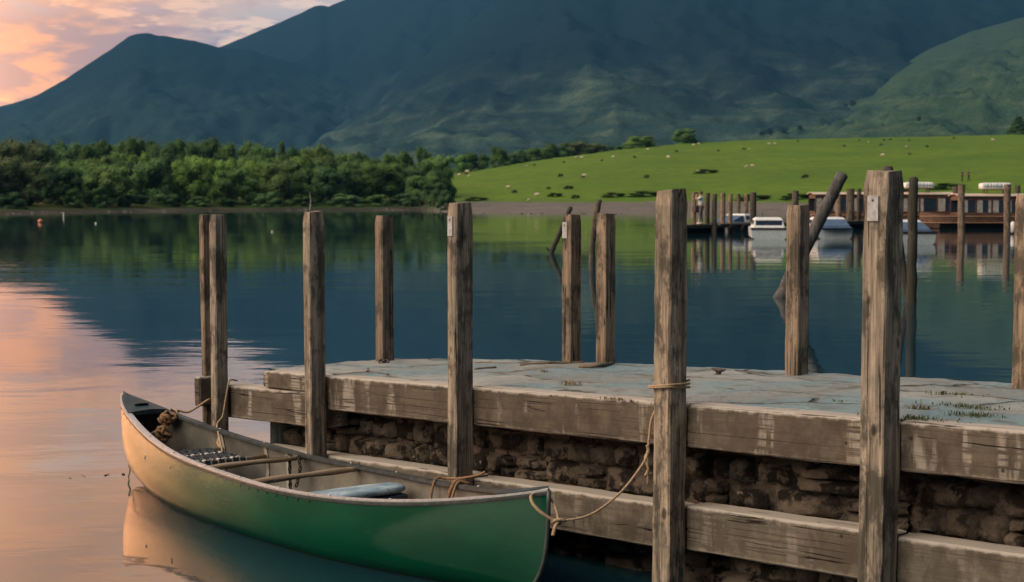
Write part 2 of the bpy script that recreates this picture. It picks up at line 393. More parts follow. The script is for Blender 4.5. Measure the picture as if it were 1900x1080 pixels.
hill('foothill', [(1250, 300), (1290, 262), (1320, 243), (1400, 224), (1500, 204), (1560, 186), (1620, 156), (1680, 116), (1720, 93), (1800, 60), (1900, 33), (2100, -20), (2500, -60), (3000, 60), (3300, 200)],
     lambda px: 2700 + .35 * (px - 1300), 1000, mD, 1.15, 26, seed=8, gully=.008)


# ------------------------------------------------------------------ near jetty
P0 = Vector((.771, 7.89, 0)); U = Vector((-.6623, .7493, 0)).normalized(); N = Vector((-U.y, U.x, 0))   # U runs out along the jetty, N points out of its front face
if N.y > 0: N = -N
JROT = math.atan2(U.y, U.x)
SLOPE = -.0375
def zd(s): return .94 + SLOPE * s
def J(s, perp, z): p = P0 + U * s - N * perp; return Vector((p.x, p.y, z))
def s_of(p): return (Vector((p.x, p.y, 0)) - P0).dot(U)
def on_deck(px, py, dz=0.0):
    q = ray(px, py); o0 = Vector((0, 0, H)); lo, hi = 2.0, 60.0
    for _ in range(60):
        k = (lo + hi) / 2; p = o0 + q * k
        if p.z > zd(s_of(p)) + dz: lo = k
        else: hi = k
    return o0 + q * lo
def s_at(px, perp):
    """s on the line at this distance from the front face that is seen in picture column px"""
    a = (px - 950) / F
    lo, hi = -6.0, 8.0
    for _ in range(60):
        k = (lo + hi) / 2; p = J(k, perp, .9)
        # column of p
        yc = p.y * c_ - (p.z - H) * s_
        if 950 + F * p.x / yc > px: lo = k
        else: hi = k
    return lo

def beam(name, s0, s1, perp, th, top_off, hgt, m, parent, label=None, rough=.004, ztop=None, seed=0):
    """a squared timber following the jetty's slope: local X runs along it"""
    L = abs(s1 - s0); n = max(8, int(L / .06)); mb = MB(); rings = []
    for i in range(n + 1):
        x = L * i / n
        def w(k): return rough * noise.noise(Vector((x * 3.1, k * 5.7, seed))) + rough * .6 * noise.noise(Vector((x * 17, k * 3.3, seed + 5)))
        e = .012 if i in (0, n) else 0
        b = .008
        rings.append([Vector((x, y, z)) for y, z in ((0 + e + w(1), -hgt + b), (b, -hgt + e + w(2)), (th - b, -hgt + e + w(3)), (th + w(4), -hgt + b), (th + w(5), -b), (th - b, -e + w(6)), (b + .004 + w(8), -e + w(7)), (0 + e + w(8), -b - .003 + w(7)))])
    mb.rings(rings)
    # local frame: X along +U, Y into the jetty, Z up
    o = mb.build(name, m, parent)
    zt = (zd(s0) + top_off) if ztop is None else ztop
    a = J(s0, perp, zt); tilt = math.atan(SLOPE)
    X = (U + Vector((0, 0, SLOPE))).normalized(); Y = -N; Z = X.cross(Y)
    if Z.z < 0: Z = -Z
    o.matrix_world = Matrix(((X.x, Y.x, Z.x, a.x), (X.y, Y.y, Z.y, a.y), (X.z, Y.z, Z.z, a.z), (0, 0, 0, 1)))
    if label: o['label'] = label
    return o

jet = empty('stone_jetty', 'low stone jetty with weathered timber beams and grey slab deck, beside the green canoe', 'jetty')
S_END = 3.66
posts_s = {}
FRONT = {1: (405, 4.19), 2: (586, 0), 3: (853, 0), 4: (1243, 0), 5: (1632, 0)}
for k in (1, 2, 3, 4, 5): posts_s[k] = s_at(FRONT[k][0], -.055)
ps = posts_s
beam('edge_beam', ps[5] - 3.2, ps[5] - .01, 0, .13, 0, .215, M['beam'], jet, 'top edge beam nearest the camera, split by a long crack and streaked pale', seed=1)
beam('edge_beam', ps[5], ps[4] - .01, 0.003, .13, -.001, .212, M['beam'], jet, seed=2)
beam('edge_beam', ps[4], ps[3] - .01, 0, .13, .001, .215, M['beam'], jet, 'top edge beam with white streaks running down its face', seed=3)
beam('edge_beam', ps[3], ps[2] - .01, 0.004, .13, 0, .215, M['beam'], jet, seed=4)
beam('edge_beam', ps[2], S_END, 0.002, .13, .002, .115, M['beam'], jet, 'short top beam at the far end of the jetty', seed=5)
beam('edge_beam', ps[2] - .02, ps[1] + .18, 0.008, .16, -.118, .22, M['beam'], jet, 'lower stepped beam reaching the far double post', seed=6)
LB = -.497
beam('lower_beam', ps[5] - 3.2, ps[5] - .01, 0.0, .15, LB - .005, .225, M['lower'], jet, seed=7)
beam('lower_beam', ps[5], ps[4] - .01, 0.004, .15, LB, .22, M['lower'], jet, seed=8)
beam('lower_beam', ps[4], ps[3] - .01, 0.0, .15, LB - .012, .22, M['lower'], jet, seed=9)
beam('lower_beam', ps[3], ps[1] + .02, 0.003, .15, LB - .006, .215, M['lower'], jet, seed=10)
beam('cross_beam', ps[1] + .13, ps[1] + .20, -.13, .22, -.06, .20, M['beam'], jet, seed=12)

# stone wall: random courses of rough blocks against a dark core
def wall_mat():
    m, nt, p = mat('rough_stone'); tc = nd(nt, 'ShaderNodeTexCoord').outputs['Object']
    a = ns(nt, tc, 3.2, 4, .6); b = ns(nt, tc, 22, 6, .65, .3); c = ns(nt, mp(nt, tc, (1, 1, 1), (3, 1, 8)), 7, 5, .65)
    col = mix(nt, sstep(nt, a, .35, .65), (.045, .037, .029), (.140, .114, .088))
    col = mix(nt, mth(nt, 'MULTIPLY', sstep(nt, b, .5, .7), .55), col, (.13, .108, .082))
    col = mix(nt, sstep(nt, c, .47, .57), col, (.012, .010, .008))
    sp = ns(nt, tc, 11, 2, .5)
    col = mix(nt, mth(nt, 'MULTIPLY', sstep(nt, sp, .69, .75), .7), col, (.30, .26, .22))
    setp(nt, p, Base_Color=col, Roughness=.85, Normal=bump(nt, mth(nt, 'ADD', b, c), .02)); p.inputs['Specular IOR Level'].default_value = .2
    return m
def stone_wall():
    mb = MB(); r = random.Random(5)
    def stone(s0, s1, z0, z1, perp):
        n = 5; cs = (s0 + s1) / 2; cz = (z0 + z1) / 2; hs = (s1 - s0) / 2; hz = (z1 - z0) / 2; sd = r.uniform(0, 99); dp = r.uniform(.0, .035); tl = r.uniform(-.12, .12)
        vs = []
        for i in range(n + 1):
            for j in range(n + 1):
                u = -1 + 2 * i / n; v = -1 + 2 * j / n
                rr = (abs(u) ** 7 + abs(v) ** 7) ** (1 / 7); k = 1 / max(1, rr * .98)
                uu, vv = u * k, v * k
                edge = max(abs(u), abs(v)); bul = .02 * (1 - edge ** 8)
                s = cs + hs * uu * (1 + .16 * noise.noise(Vector((sd, v * 1.9, 0)))); z = cz + hz * vv * (1 + .26 * noise.noise(Vector((sd, u * 1.9, 5)))) + tl * hs * uu * .4
                q = perp + dp + (.05 if edge > .99 else 0) - bul + .026 * noise.fractal(Vector((s * 9, z * 9, sd)), .8, 2, 4)
                vs.append(J(s, q, z + SLOPE * s))
        fs = [(i * (n + 1) + j, (i + 1) * (n + 1) + j, (i + 1) * (n + 1) + j + 1, i * (n + 1) + j + 1) for i in range(n) for j in range(n)]
        mb.add(vs, fs)
    z = -.25
    while z < .80:
        h = r.uniform(.12, .185) if z > .30 else r.uniform(.14, .22); s = -3.3 + r.uniform(0, .2)
        while s < S_END:
            w = r.choice((r.uniform(.10, .2), r.uniform(.2, .45))); g = r.uniform(.0, .006)
            if r.random() < .22 and h > .1:
                stone(s, s + w - g, z, z + h * .48, .20); stone(s, s + w - g, z + h * .5, z + h - g, .20)
            else: stone(s, s + w - g, z + r.uniform(-.008, .008), z + h - g, .20 + r.uniform(0, .03))
            s += w
        z += h
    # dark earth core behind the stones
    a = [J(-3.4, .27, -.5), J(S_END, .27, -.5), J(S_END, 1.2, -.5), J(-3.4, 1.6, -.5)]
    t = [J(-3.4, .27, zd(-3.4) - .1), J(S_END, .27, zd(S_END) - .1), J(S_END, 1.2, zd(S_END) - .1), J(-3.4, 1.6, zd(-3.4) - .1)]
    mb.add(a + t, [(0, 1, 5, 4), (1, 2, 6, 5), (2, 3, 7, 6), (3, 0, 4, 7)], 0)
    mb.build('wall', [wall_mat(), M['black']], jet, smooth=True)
stone_wall()

# deck of worn slabs
def deck_mat():
    m, nt, p = mat('worn_slabs'); tc = nd(nt, 'ShaderNodeTexCoord').outputs['UV']
    wv = ns(nt, tc, 2.2, 4, .6); wv2 = nd(nt, 'ShaderNodeVectorMath', {0: tc, 1: nd(nt, 'ShaderNodeCombineXYZ', {0: mth(nt, 'MULTIPLY', wv, .35), 1: mth(nt, 'MULTIPLY', wv, .25)}).outputs[0]}, operation='ADD').outputs[0]
    vo = nd(nt, 'ShaderNodeTexVoronoi', {'Vector': mp(nt, wv2, (.75, 2.2, 1)), 'Scale': 1.0, 'Randomness': .85}, feature='DISTANCE_TO_EDGE').outputs['Distance']
    vc = nd(nt, 'ShaderNodeTexVoronoi', {'Vector': mp(nt, wv2, (.75, 2.2, 1)), 'Scale': 1.0, 'Randomness': .85}, feature='F1').outputs['Color']
    a = ns(nt, tc, 1.3, 5, .6); b = ns(nt, tc, 26, 6, .7); c = ns(nt, mp(nt, tc, (1, 1, 1), (4, 9, 0)), 5, 5, .65)
    vx = nd(nt, 'ShaderNodeSeparateXYZ', {0: vc}).outputs[0]
    col = mix(nt, vx, (.165, .195, .192), (.285, .305, .29))
    col = mix(nt, mth(nt, 'MULTIPLY', sstep(nt, a, .44, .58), .85), col, (.135, .235, .265))
    col = mix(nt, mth(nt, 'MULTIPLY', sstep(nt, b, .45, .7), .45), col, (.30, .31, .295))
    col = mix(nt, mth(nt, 'MULTIPLY', sstep(nt, c, .52, .68), .6), col, (.11, .10, .08))
    crack = mth(nt, 'MULTIPLY', mth(nt, 'MULTIPLY', sstep(nt, vo, .018, .003), sstep(nt, ns(nt, tc, 1.9, 4), .47, .60)), .85)
    dirt = mth(nt, 'MULTIPLY', sstep(nt, mth(nt, 'ADD', vo, mth(nt, 'MULTIPLY', b, .06)), .10, .04), sstep(nt, c, .38, .58))
    col = mix(nt, mth(nt, 'MULTIPLY', dirt, .5), col, mix(nt, sstep(nt, a, .4, .6), (.055, .065, .03), (.085, .07, .05)))
    col = mix(nt, crack, col, (.03, .028, .022))
    h = mth(nt, 'SUBTRACT', mth(nt, 'ADD', mth(nt, 'MULTIPLY', b, .35), mth(nt, 'ADD', c, vx)), mth(nt, 'MULTIPLY', crack, 1.5))
    setp(nt, p, Base_Color=col, Roughness=.8, Normal=bump(nt, h, .022)); p.inputs['Specular IOR Level'].default_value = .35
    return m
def back_perp(s):   # the far edge is wavy and pulls in towards the jetty's end
    return interp(s, [(-4, 1.74), (0, 1.72), (2.0, 1.64), (2.7, 1.52), (3.2, 1.28), (3.55, 1.10), (3.68, 1.0)]) + .03 * noise.noise(Vector((s * 1.7, 3, 1))) + .02 * noise.noise(Vector((s * 6, 8, 1)))
def deck():
    vs = []; uv = []; ns_, npp = 170, 44; s0 = ps[5] - 3.2
    for i in range(ns_ + 1):
        s = s0 + (S_END + .06 - s0) * i / ns_
        bp = back_perp(s)
        for j in range(npp + 1):
            q = .10 + (bp - .10) * j / npp
            se = s - (.10 * (q / 1.0) ** 2 if i == ns_ else 0)
            z = zd(s) - .006 + .012 * noise.fractal(Vector((s * 1.6, q * 2.4, 2)), .8, 2, 3) + .004 * noise.noise(Vector((s * 12, q * 12, 4))) + .012 * sm((q - .1) / .3)
            vs.append(J(s, q, z)); uv.append((s, q))
    m = npp + 1
    fs = [(i * m + j, i * m + j + 1, (i + 1) * m + j + 1, (i + 1) * m + j) for i in range(ns_) for j in range(npp)]
    # skirt round the far edge and the end
    rim = [i * m + npp for i in range(ns_ + 1)] + [ns_ * m + j for j in range(npp - 1, -1, -1)]
    base = len(vs)
    for k in rim:
        vs.append((vs[k][0], vs[k][1], vs[k][2] - .9)); uv.append(uv[k])
    fs += [(rim[k], base + k, base + k + 1, rim[k + 1]) for k in range(len(rim) - 1)]
    o = MB().add(vs, fs).build('deck', deck_mat(), jet, smooth=True, sharp=50)
    ul = o.data.uv_layers.new(name='UVMap')
    for l in o.data.loops: ul.data[l.index].uv = uv[l.vertex_index]
deck()

# mooring posts
def post(label, pxc, perp, wf, ws, pytop, zbot, m=None, plate=None, seed=0, lean=(0, 0), rough=.003, s=None, top=None):
    s = s_at(pxc, perp) if s is None else s
    b = J(s, perp, 0)
    q = ray(pxc, pytop); ztop = H + q.z / q.y * b.y if top is None else top
    e = empty('mooring_post', label, 'mooring post', (b.x, b.y, zbot), JROT, 'wooden mooring posts along the jetty')
    Hh = ztop - zbot; n = 34; rings = []
    for i in range(n + 1):
        t = i / n; z = Hh * t; hx, hy = wf / 2, ws / 2; ch = .007
        def w(k): return rough * noise.noise(Vector((z * 2.3, k * 7.1, seed * 3.7))) + rough * .7 * noise.noise(Vector((z * 11, k * 3.1, seed)))
        k2 = 1 - .12 * (1 if i == n else 0)
        ring = [(hx - ch, -hy), (hx, -hy + ch), (hx, hy - ch), (hx - ch, hy), (-hx + ch, hy), (-hx, hy - ch), (-hx, -hy + ch), (-hx + ch, -hy)]
        rings.append([Vector((x * k2 + w(j) + lean[0] * z, y * k2 + w(j + 9) + lean[1] * z, z + (.012 * noise.noise(Vector((x * 30, y * 30, seed))) if i == n else 0))) for j, (x, y) in enumerate(ring)])
    MB().rings(rings).build('timber', m or M['post'], e)
    if plate:
        z0, z1, wd = plate     # on the front face, heights in picture rows
        qa, qb = ray(pxc, z0), ray(pxc, z1); za = H + qa.z / qa.y * b.y - zbot; zb_ = H + qb.z / qb.y * b.y - zbot
        y = ws / 2 * (1 if True else -1)
        sgn = 1 if (Matrix.Rotation(JROT, 3, 'Z') @ Vector((0, 1, 0))).dot(N) > 0 else -1
        zc_ = (za + zb_) / 2
        pm = MB(); x0 = -wd / 2; lx = lean[0] * zc_; ly = lean[1] * zc_
        pm.box((x0 + .008 + lx, sgn * (ws / 2 + .0005) + ly, zb_), (x0 + .008 + wd + lx, sgn * (ws / 2 + .006) + ly, za))
        pl = pm.build('notice_plate', M['plate'], e, bevel=.001)
        sc = MB(); sc.ball((x0 + .008 + wd / 2 + lx, sgn * (ws / 2 + .006) + ly, za - .02), .006, 8, 5, sc=(1, .5, 1)); sc.build('screw', M['metal'], pl)
    return e, s, b
ZB = -.5
post('weathered square post at the outer jetty end, right one of the touching pair', 407, -.06, .072, .098, 399, ZB, seed=1, plate=None)
post('thin post half hidden behind the right post of the touching pair at the jetty end', 385.5, -.035, .05, .06, 398, ZB, M['post2'], seed=2, lean=(.012, 0))
post('weathered front post against the bow half of the canoe, no plate on it', 586, -.06, .075, .118, 393, ZB, seed=3, lean=(0, .004))
post('front post with a white plate near its top, beside the stern half of the canoe', 853, -.062, .082, .125, 377, ZB, seed=4, plate=(401, 438, .042), lean=(-.003, 0))
post('thick front post with tan rope wound round it at deck height', 1242, -.06, .108, .122, 353, ZB, seed=5, rough=.006, lean=(-.008, .006))
post('thickest and tallest front post with a tall white plate near its top', 1630, -.06, .124, .120, 317, ZB, seed=6, rough=.005, plate=(363, 410, .055), lean=(-.007, .004))
def backpost(label, pxl, pxr, pytop, pybase, seed, wf, ws, plate=None):
    pc = (pxl + pxr) / 2
    d_ = on_deck(pc, pybase); dd = Vector((d_.x, d_.y, 0)) - P0
    return post(label, pc, -dd.dot(N), wf, ws, pytop, zd(dd.dot(U)) - .5, M['post2'], seed=seed, plate=plate, s=dd.dot(U))
backpost('brown back post on the narrow far end of the deck, behind a small iron ring', 697, 731, 400, 671, 11, .085, .105)
backpost('brown back post carrying a white plate, left of the pair of back posts', 1042, 1078, 398, 676, 12, .085, .10, plate=(398 + 14, 442, .042))
backpost('darker brown back post, right of the pair of back posts', 1105, 1142, 397, 675, 13, .09, .10)
backpost('brown back post on the far deck edge in front of the leaning grey log', 1457, 1499, 381, 695, 14, .10, .10)
backpost('back post at the right edge of the picture, on the far edge of the deck', 1880, 1926, 362, 720, 15, .10, .11)

# ------------------------------------------------------------------ small things on the deck
rb_ = on_deck(712, 675)
e = empty('ring_bolt', 'small rusty iron ring lying by the back post on the far end of the deck', 'mooring ring', rb_)
mb = MB(); mb.tube([(.035 * math.cos(a), .035 * math.sin(a), .015 + .01 * math.sin(a)) for a in [i * math.pi / 8 for i in range(17)]], .006, 6); mb.build('ring', M['metal'], e, smooth=True)
mb = MB(); mb.ball((.0, .035, .015), .018, 8, 6, sc=(1, 1, .9)); mb.build('eye', M['metal'], e, smooth=True)
cl_ = on_deck(1333, 696)
e = empty('mooring_cleat', 'small dark iron cleat on the far edge of the deck right of the roped post', 'cleat', cl_, JROT)
mb = MB(); mb.rings([[Vector((x, r_ * math.cos(k * math.pi / 4), .028 + z + r_ * math.sin(k * math.pi / 4))) for k in range(8)] for x, r_, z in ((-.055, .003, .008), (-.04, .008, .004), (-.015, .012, 0), (.015, .012, 0), (.04, .008, .004), (.055, .003, .008))]); mb.build('horn', M['metal'], e, smooth=True)
mb = MB(); mb.box((-.022, -.02, 0), (.022, .02, .006)); mb.box((-.014, -.009, .006), (.014, .009, .02)); mb.build('foot', M['metal'], e, bevel=.002)

mg = plain('weed_green', (.075, .105, .03), .8, var=.45, scale=20)
def tuft(px, py, w, h, n, label, m=None):
    p = on_deck(px, py); mb = MB(); r = random.Random(int(px * 7 + py))
    for i in range(n):
        a = r.uniform(0, 6.28); x = r.gauss(0, w * .4); y = r.gauss(0, w * .13); l = h * r.uniform(.4, 1.1); t = r.uniform(.3, 1.0)
        dx, dy = math.cos(a) * l * t, math.sin(a) * l * t; b = r.uniform(.002, .004); q = Vector((-math.sin(a) * b, math.cos(a) * b, 0))
        p0 = Vector((x, y, -.004)); p1 = p0 + Vector((dx * .45, dy * .45, l * .75)); p2 = p0 + Vector((dx, dy, l * .8))
        mb.add([p0 - q, p0 + q, p1 + q * .8, p1 - q * .8, p2], [(0, 1, 2, 3), (3, 2, 4)])
    o = mb.build('weed_tuft', m or mg, loc=p, rot=(0, 0, JROT)); tag(o, label, 'weeds', 'weeds growing in the deck cracks', 'stuff'); return o
dry = plain('dry_weed', (.20, .15, .08), .9, var=.4, scale=20)
tuft(1700, 778, .30, 0.023, 158, 'long green weed strip in the crack just right of the tallest front post')
tuft(1790, 737, .26, 0.028, 145, 'green weed patch in the middle of the deck near the right edge of the picture')
tuft(1810, 757, .28, 0.023, 145, 'green weed strip along the crack below the middle weed patch')
tuft(1812, 774, .16, 0.032, 105, 'green tuft close behind the nearest edge beam')
tuft(1578, 748, .14, .025, 60, 'thin green weed line just left of the tallest front post')
tuft(1706, 762, .10, .04, 60, 'dry brown weed clump with a green rim right of the tallest front post', dry)
tuft(1012, 692, .05, .03, 30, 'dry brown sprig between the white-plated front post and the roped post, near the far edge', dry)
tuft(1060, 718, .08, .05, 40, 'dry brown sprig on the deck just left of the roped post', dry)
tuft(1150, 742, .16, .02, 60, 'dry brown weed line along the front beam left of the roped post', dry)
tw = wood('dry_stick', (.10, .075, .05), (.22, .17, .12), 0)
def stick(pts, r, label):
    w3 = [on_deck(px, py) + Vector((0, 0, r + dz)) for px, py, dz in pts]
    o0 = w3[0].copy(); mb = MB(); mb.tube([q - o0 for q in spline(w3, 5)], r, 7); o = mb.build('driftwood_stick', tw, smooth=True, loc=o0); tag(o, label, 'stick', 'dry sticks lying on the deck')
stick([(965, 681, 0), (1010, 679, .005), (1085, 676, 0)], .011, 'long thin dry stick along the far deck edge, left of the pair of back posts')
stick([(880, 687, 0), (920, 684, 0)], .008, 'short dark stick at the far deck edge right of the white-plated front post')
stick([(1075, 684, 0), (1110, 685, .01), (1138, 678, 0)], .013, 'bent dark stick at the foot of the darker back post')

# ------------------------------------------------------------------ canoe
YB, YS = 11.12, 7.64
bt, st_ = at(228, 728, YB), at(1018, 905, YS); Bq = Vector((bt.x, bt.y, 0)); Sq = Vector((st_.x, st_.y, 0)); CM = (Bq + Sq) / 2; CL = (Sq - Bq).length; CR = math.atan2((Sq - Bq).y, (Sq - Bq).x)
can = empty('canoe', 'green open canoe tied alongside the jetty, its bow shining orange in the low light', 'canoe', CM, CR)
def hb(t): return (.415 if t > 0 else .415) * max(0, 1 - abs(t) ** 2.4) ** (.95 if t > 0 else .95 - .22 * sm(-t / .6))
def hs(t): return .345 + ((bt.z if t < 0 else st_.z) - .358) * abs(t) ** 2.5
def hk(t): return -.085 + .115 * abs(t) ** 3.2
def lv(v): return 1 - .085 * (1 - v) ** 3.2 - .010 * (1 - v)
def hp(t, v, off=0.0, side=-1):
    """hull point: t along (-1 bow .. 1 stern), v up (0 keel .. 1 gunwale)"""
    b = hb(t); f = max(0, 1 - (1 - v) ** (2.6 - .9 * abs(t) ** 3)) ** (.62 + .25 * abs(t) ** 2)
    z = hk(t) + (hs(t) - hk(t)) * v ** 1.45
    tum = (.11 + .10 * sm((-t - .3) / .5)) * (1 - sm((t + .25) / .5)); f *= 1 - tum * max(0, (v - .5) / .5) ** 1.4
    y = max(0, b * f - off)
    return Vector((CL / 2 * t * lv(v), side * y, z + off * .6 * (1 - v)))
TS = [-1 + 2 * i / 88 for i in range(89)]; TS = [math.copysign(1 - (1 - abs(t)) ** 1.15, t) for t in TS]
VS = [i / 20 for i in range(21)]
def shell(off, vmax=1.0):
    vs = []; rows = []
    for t in TS:
        row = [hp(t, v * vmax, off, -1) for v in reversed(VS)] + [hp(t, v * vmax, off, 1) for v in VS[1:]]
        rows.append(row)
    n = len(rows[0]); vs = [p for r_ in rows for p in r_]
    return vs, [(i * n + j, i * n + j + 1, (i + 1) * n + j + 1, (i + 1) * n + j) for i in range(len(rows) - 1) for j in range(n - 1)]
def hull_mat():
    m, nt, p = mat('canoe_green_hull'); tc = nd(nt, 'ShaderNodeTexCoord').outputs['Object']
    a = ns(nt, mp(nt, tc, (.6, 1, 2)), 3, 5, .6); b = ns(nt, mp(nt, tc, (.5, 1, 3)), 30, 5, .7)
    z = nd(nt, 'ShaderNodeSeparateXYZ', {0: tc}).outputs[2]
    col = mix(nt, sstep(nt, a, .3, .7), (.000, .050, .024), (.000, .070, .034))
    sc = mth(nt, 'MULTIPLY', sstep(nt, b, .60, .72), .25)
    col = mix(nt, sc, col, (.10, .16, .11))
    scr = sstep(nt, ns(nt, mp(nt, tc, (.5, 3, 26)), 9, 4, .6), .66, .74)
    col = mix(nt, mth(nt, 'MULTIPLY', scr, .14), col, (.16, .20, .15))
    wl = mth(nt, 'MULTIPLY', sstep(nt, mth(nt, 'ADD', z, mth(nt, 'MULTIPLY', a, .02)), .035, .012), .65)
    col = mix(nt, wl, col, (.035, .035, .025))
    setp(nt, p, Base_Color=col, Roughness=mth(nt, 'ADD', .30, mth(nt, 'MULTIPLY', b, .12)), IOR=1.4, Coat_Weight=1.0, Coat_Roughness=.13, Coat_IOR=1.38, Normal=bump(nt, a, .0005)); p.inputs['Specular IOR Level'].default_value = 0.0
    return m
vs, fs = shell(0); MB().add(vs, [tuple(reversed(f)) for f in fs]).build('hull', hull_mat(), can, smooth=True)
def lining_mat():
    m, nt, p = mat('canoe_grey_lining'); tc = nd(nt, 'ShaderNodeTexCoord').outputs['Object']
    a = ns(nt, tc, 4, 5, .6); b = ns(nt, tc, 26, 5, .7)
    col = mix(nt, sstep(nt, a, .35, .65), (.115, .112, .098), (.19, .18, .15)); col = mix(nt, mth(nt, 'MULTIPLY', sstep(nt, b, .5, .72), .5), col, (.075, .066, .054))
    setp(nt, p, Base_Color=col, Roughness=.6, Normal=bump(nt, b, .003)); return m
vs, fs = shell(.012, .985); MB().add(vs, fs).build('lining', lining_mat(), can, smooth=True)
dark_trim = plain('dark_trim', (.045, .055, .055), .45, var=.35, scale=25)
pale_trim = plain('worn_aluminium_trim', (.42, .42, .42), .38, .35, .2, 40)
for side, lab in ((-1, 'gunwale nearest the camera, pale worn top edge'), (1, 'gunwale nearest the jetty, dark top edge')):
    rings = []; rr2 = []
    for t in TS:
        p = hp(t, 1.0, 0, side); ib = max(0, abs(p.y) - .038) * side; ob = (abs(p.y) + .007) * side; z = p.z
        rings.append([Vector((p.x, ib, z - .012)), Vector((p.x, ib, z + .006)), Vector((p.x, (ib + ob) / 2, z + .011)), Vector((p.x, ob, z + .006)), Vector((p.x, ob, z - .002))])
        rr2.append([Vector((p.x, p.y + side * .0015, z - .002)), Vector((p.x, ob, z - .002)), Vector((p.x, ob + side * .001, z - .012)), Vector((p.x, ob - side * .002, z - .022)), Vector((p.x, p.y + side * .0015, z - .022))])
    g = MB().rings(rings).build('gunwale', pale_trim if side < 0 else dark_trim, can, smooth=True, sharp=35); g['label'] = lab
    rs = MB().rings(rr2).build('rub_strip', dark_trim, g, smooth=True, sharp=35)
    if side < 0:
        first = None
        for i in range(30):
            t = -.97 + 1.3 * i / 29
            p = hp(t, 1, 0, side) + Vector((0, side * .003, -.033))
            if first is None: first = MB().ball((0, 0, 0), .0055, 7, 5).build('rivet', M['rivet'], g, smooth=True); q = first
            else: q = first.copy(); C.objects.link(q); q.parent = g
            q.location = p
    for i in range(7):
        t = -.6 + .2 * i; p = hp(t, 1, 0, side)
        MB().ball((p.x, p.y - side * .012, p.z + .011), .009, 8, 5, sc=(1, 1, .5)).build('screw', pale_trim, g, smooth=True)
teal = plain('dark_teal_plastic', (.014, .035, .045), .5, var=.4, scale=12, spec=.25)
for sg in (-1, 1):
    rows = []; ln = .17 if sg < 0 else .13
    for k in range(13):
        t = sg * (1 - ln * k / 12); b = max(0.0, abs(hp(t, 1).y) - .006); z = hs(t) + .012
        cut = .05 * (k / 12) ** 6
        rows.append([Vector((CL / 2 * t, b * w, z + .012 * (1 - w * w))) for w in (-1, -.6, -.25, 0, .25, .6, 1)])
    n = 7; vs = [p for r_ in rows for p in r_]; fs = [(i * n + j, i * n + j + 1, (i + 1) * n + j + 1, (i + 1) * n + j) for i in range(12) for j in range(6)]
    e0 = 12 * n; o0 = len(vs); vs += [vs[e0 + j] - Vector((0, 0, .03)) for j in range(n)]; fs += [(e0 + j, e0 + j + 1, o0 + j + 1, o0 + j) for j in range(n - 1)]
    dp = MB().add(vs, fs).build('deck_plate', teal, can, smooth=True, sharp=40)
    if sg < 0:
        tq = sg * (1 - .125); p = Vector((CL / 2 * tq, 0, hs(tq) + .027))
        MB().ball(p, .05, 14, 6, sc=(.45, 1.1, .16)).build('grab_handle', M['black'], dp, smooth=True)
# stem bands, bow and stern
for sg in (1,):
    pts = [hp(sg * .9999, v, 0, 1) * 1.0 for v in [i / 12 for i in range(13)]]
    MB().tube([Vector((p.x + sg * .002, 0, p.z)) for p in pts], .011, 8).build('stem_band', dark_trim if sg > 0 else hull_mat(), can, smooth=True)
thw = wood('ash_thwart', (.22, .155, .095), (.46, .35, .24), 1, (.25, .2, .14), .3)
def thwart(t, rise=0):
    w = abs(hp(t, 1).y) - .02; z = hs(t) - .016; x = CL / 2 * t
    pts = []; rad = []
    for i in range(17):
        u = -1 + i / 8; pts.append(Vector((x + .012 * math.cos(u * 1.5) * rise, w * u, z + .004 * math.cos(u * 1.6)))); rad.append(.020 - .005 * math.cos(u * 3.0) ** 2)
    MB().tube(pts, rad, 10).build('thwart', thw, can, smooth=True)
thwart(-.215); thwart(.03, 1)
# webbed bow seat
sx0, sx1 = -.60, -.40
st = bpy.data.objects.new('seat', None); C.objects.link(st); st.parent = can; st['label'] = 'webbed bow seat in a wooden frame'
zs = hs(-.5) - .10
mb = MB()
for t in (sx0, sx1):
    w = hb(t) - .03; mb.tube([(CL / 2 * t, -w, zs), (CL / 2 * t, w, zs)], .014, 8)
for q in (-.17, .17): mb.tube([(CL / 2 * sx0, q, zs), (CL / 2 * sx1, q, zs)], .012, 8)
mb.build('seat_frame', thw, st, smooth=True)
mb = MB()
web_d = plain('dark_webbing', (.02, .028, .035), .8, var=.3, scale=50); web_l = plain('pale_webbing', (.42, .42, .40), .8, var=.2, scale=50)
for i in range(7):
    y = -.15 + .05 * i
    pts = [Vector((CL / 2 * sx0 - .016 + (CL / 2 * (sx1 - sx0) + .032) * k / 14, y, zs + .0165 + .004 * (1 if (k + i) % 2 else -1))) for k in range(15)]
    vs = [p + Vector((0, dy, 0)) for p in pts for dy in (-.020, .020)]; mb.add(vs, [(2 * k, 2 * k + 1, 2 * k + 3, 2 * k + 2) for k in range(14)], 0)
    e_ = pts[-1]; mb.add([e_ + Vector((0, -.02, 0)), e_ + Vector((0, .02, 0)), e_ + Vector((.006, .02, -.03)), e_ + Vector((.006, -.02, -.03))], [(0, 1, 2, 3)], 0)
    mb.add([e_ + Vector((.001, .021, .001)), e_ + Vector((.001, .029, .001)), e_ + Vector((.008, .029, -.03)), e_ + Vector((.008, .021, -.03))], [(0, 1, 2, 3)], 1)
for i in range(8):
    x = CL / 2 * sx0 + .02 + (CL / 2 * (sx1 - sx0) - .04) * i / 7
    pts = [Vector((x, -.17 + .34 * k / 14, zs + .0165 + .004 * (-1 if (k + i) % 2 else 1))) for k in range(15)]
    vs = [p + Vector((dx, 0, 0)) for p in pts for dx in (-.020, .020)]; mb.add(vs, [(2 * k, 2 * k + 1, 2 * k + 3, 2 * k + 2) for k in range(14)], 1 if i % 4 == 3 else 0)
mb.build('webbing', [web_d, web_l], st)
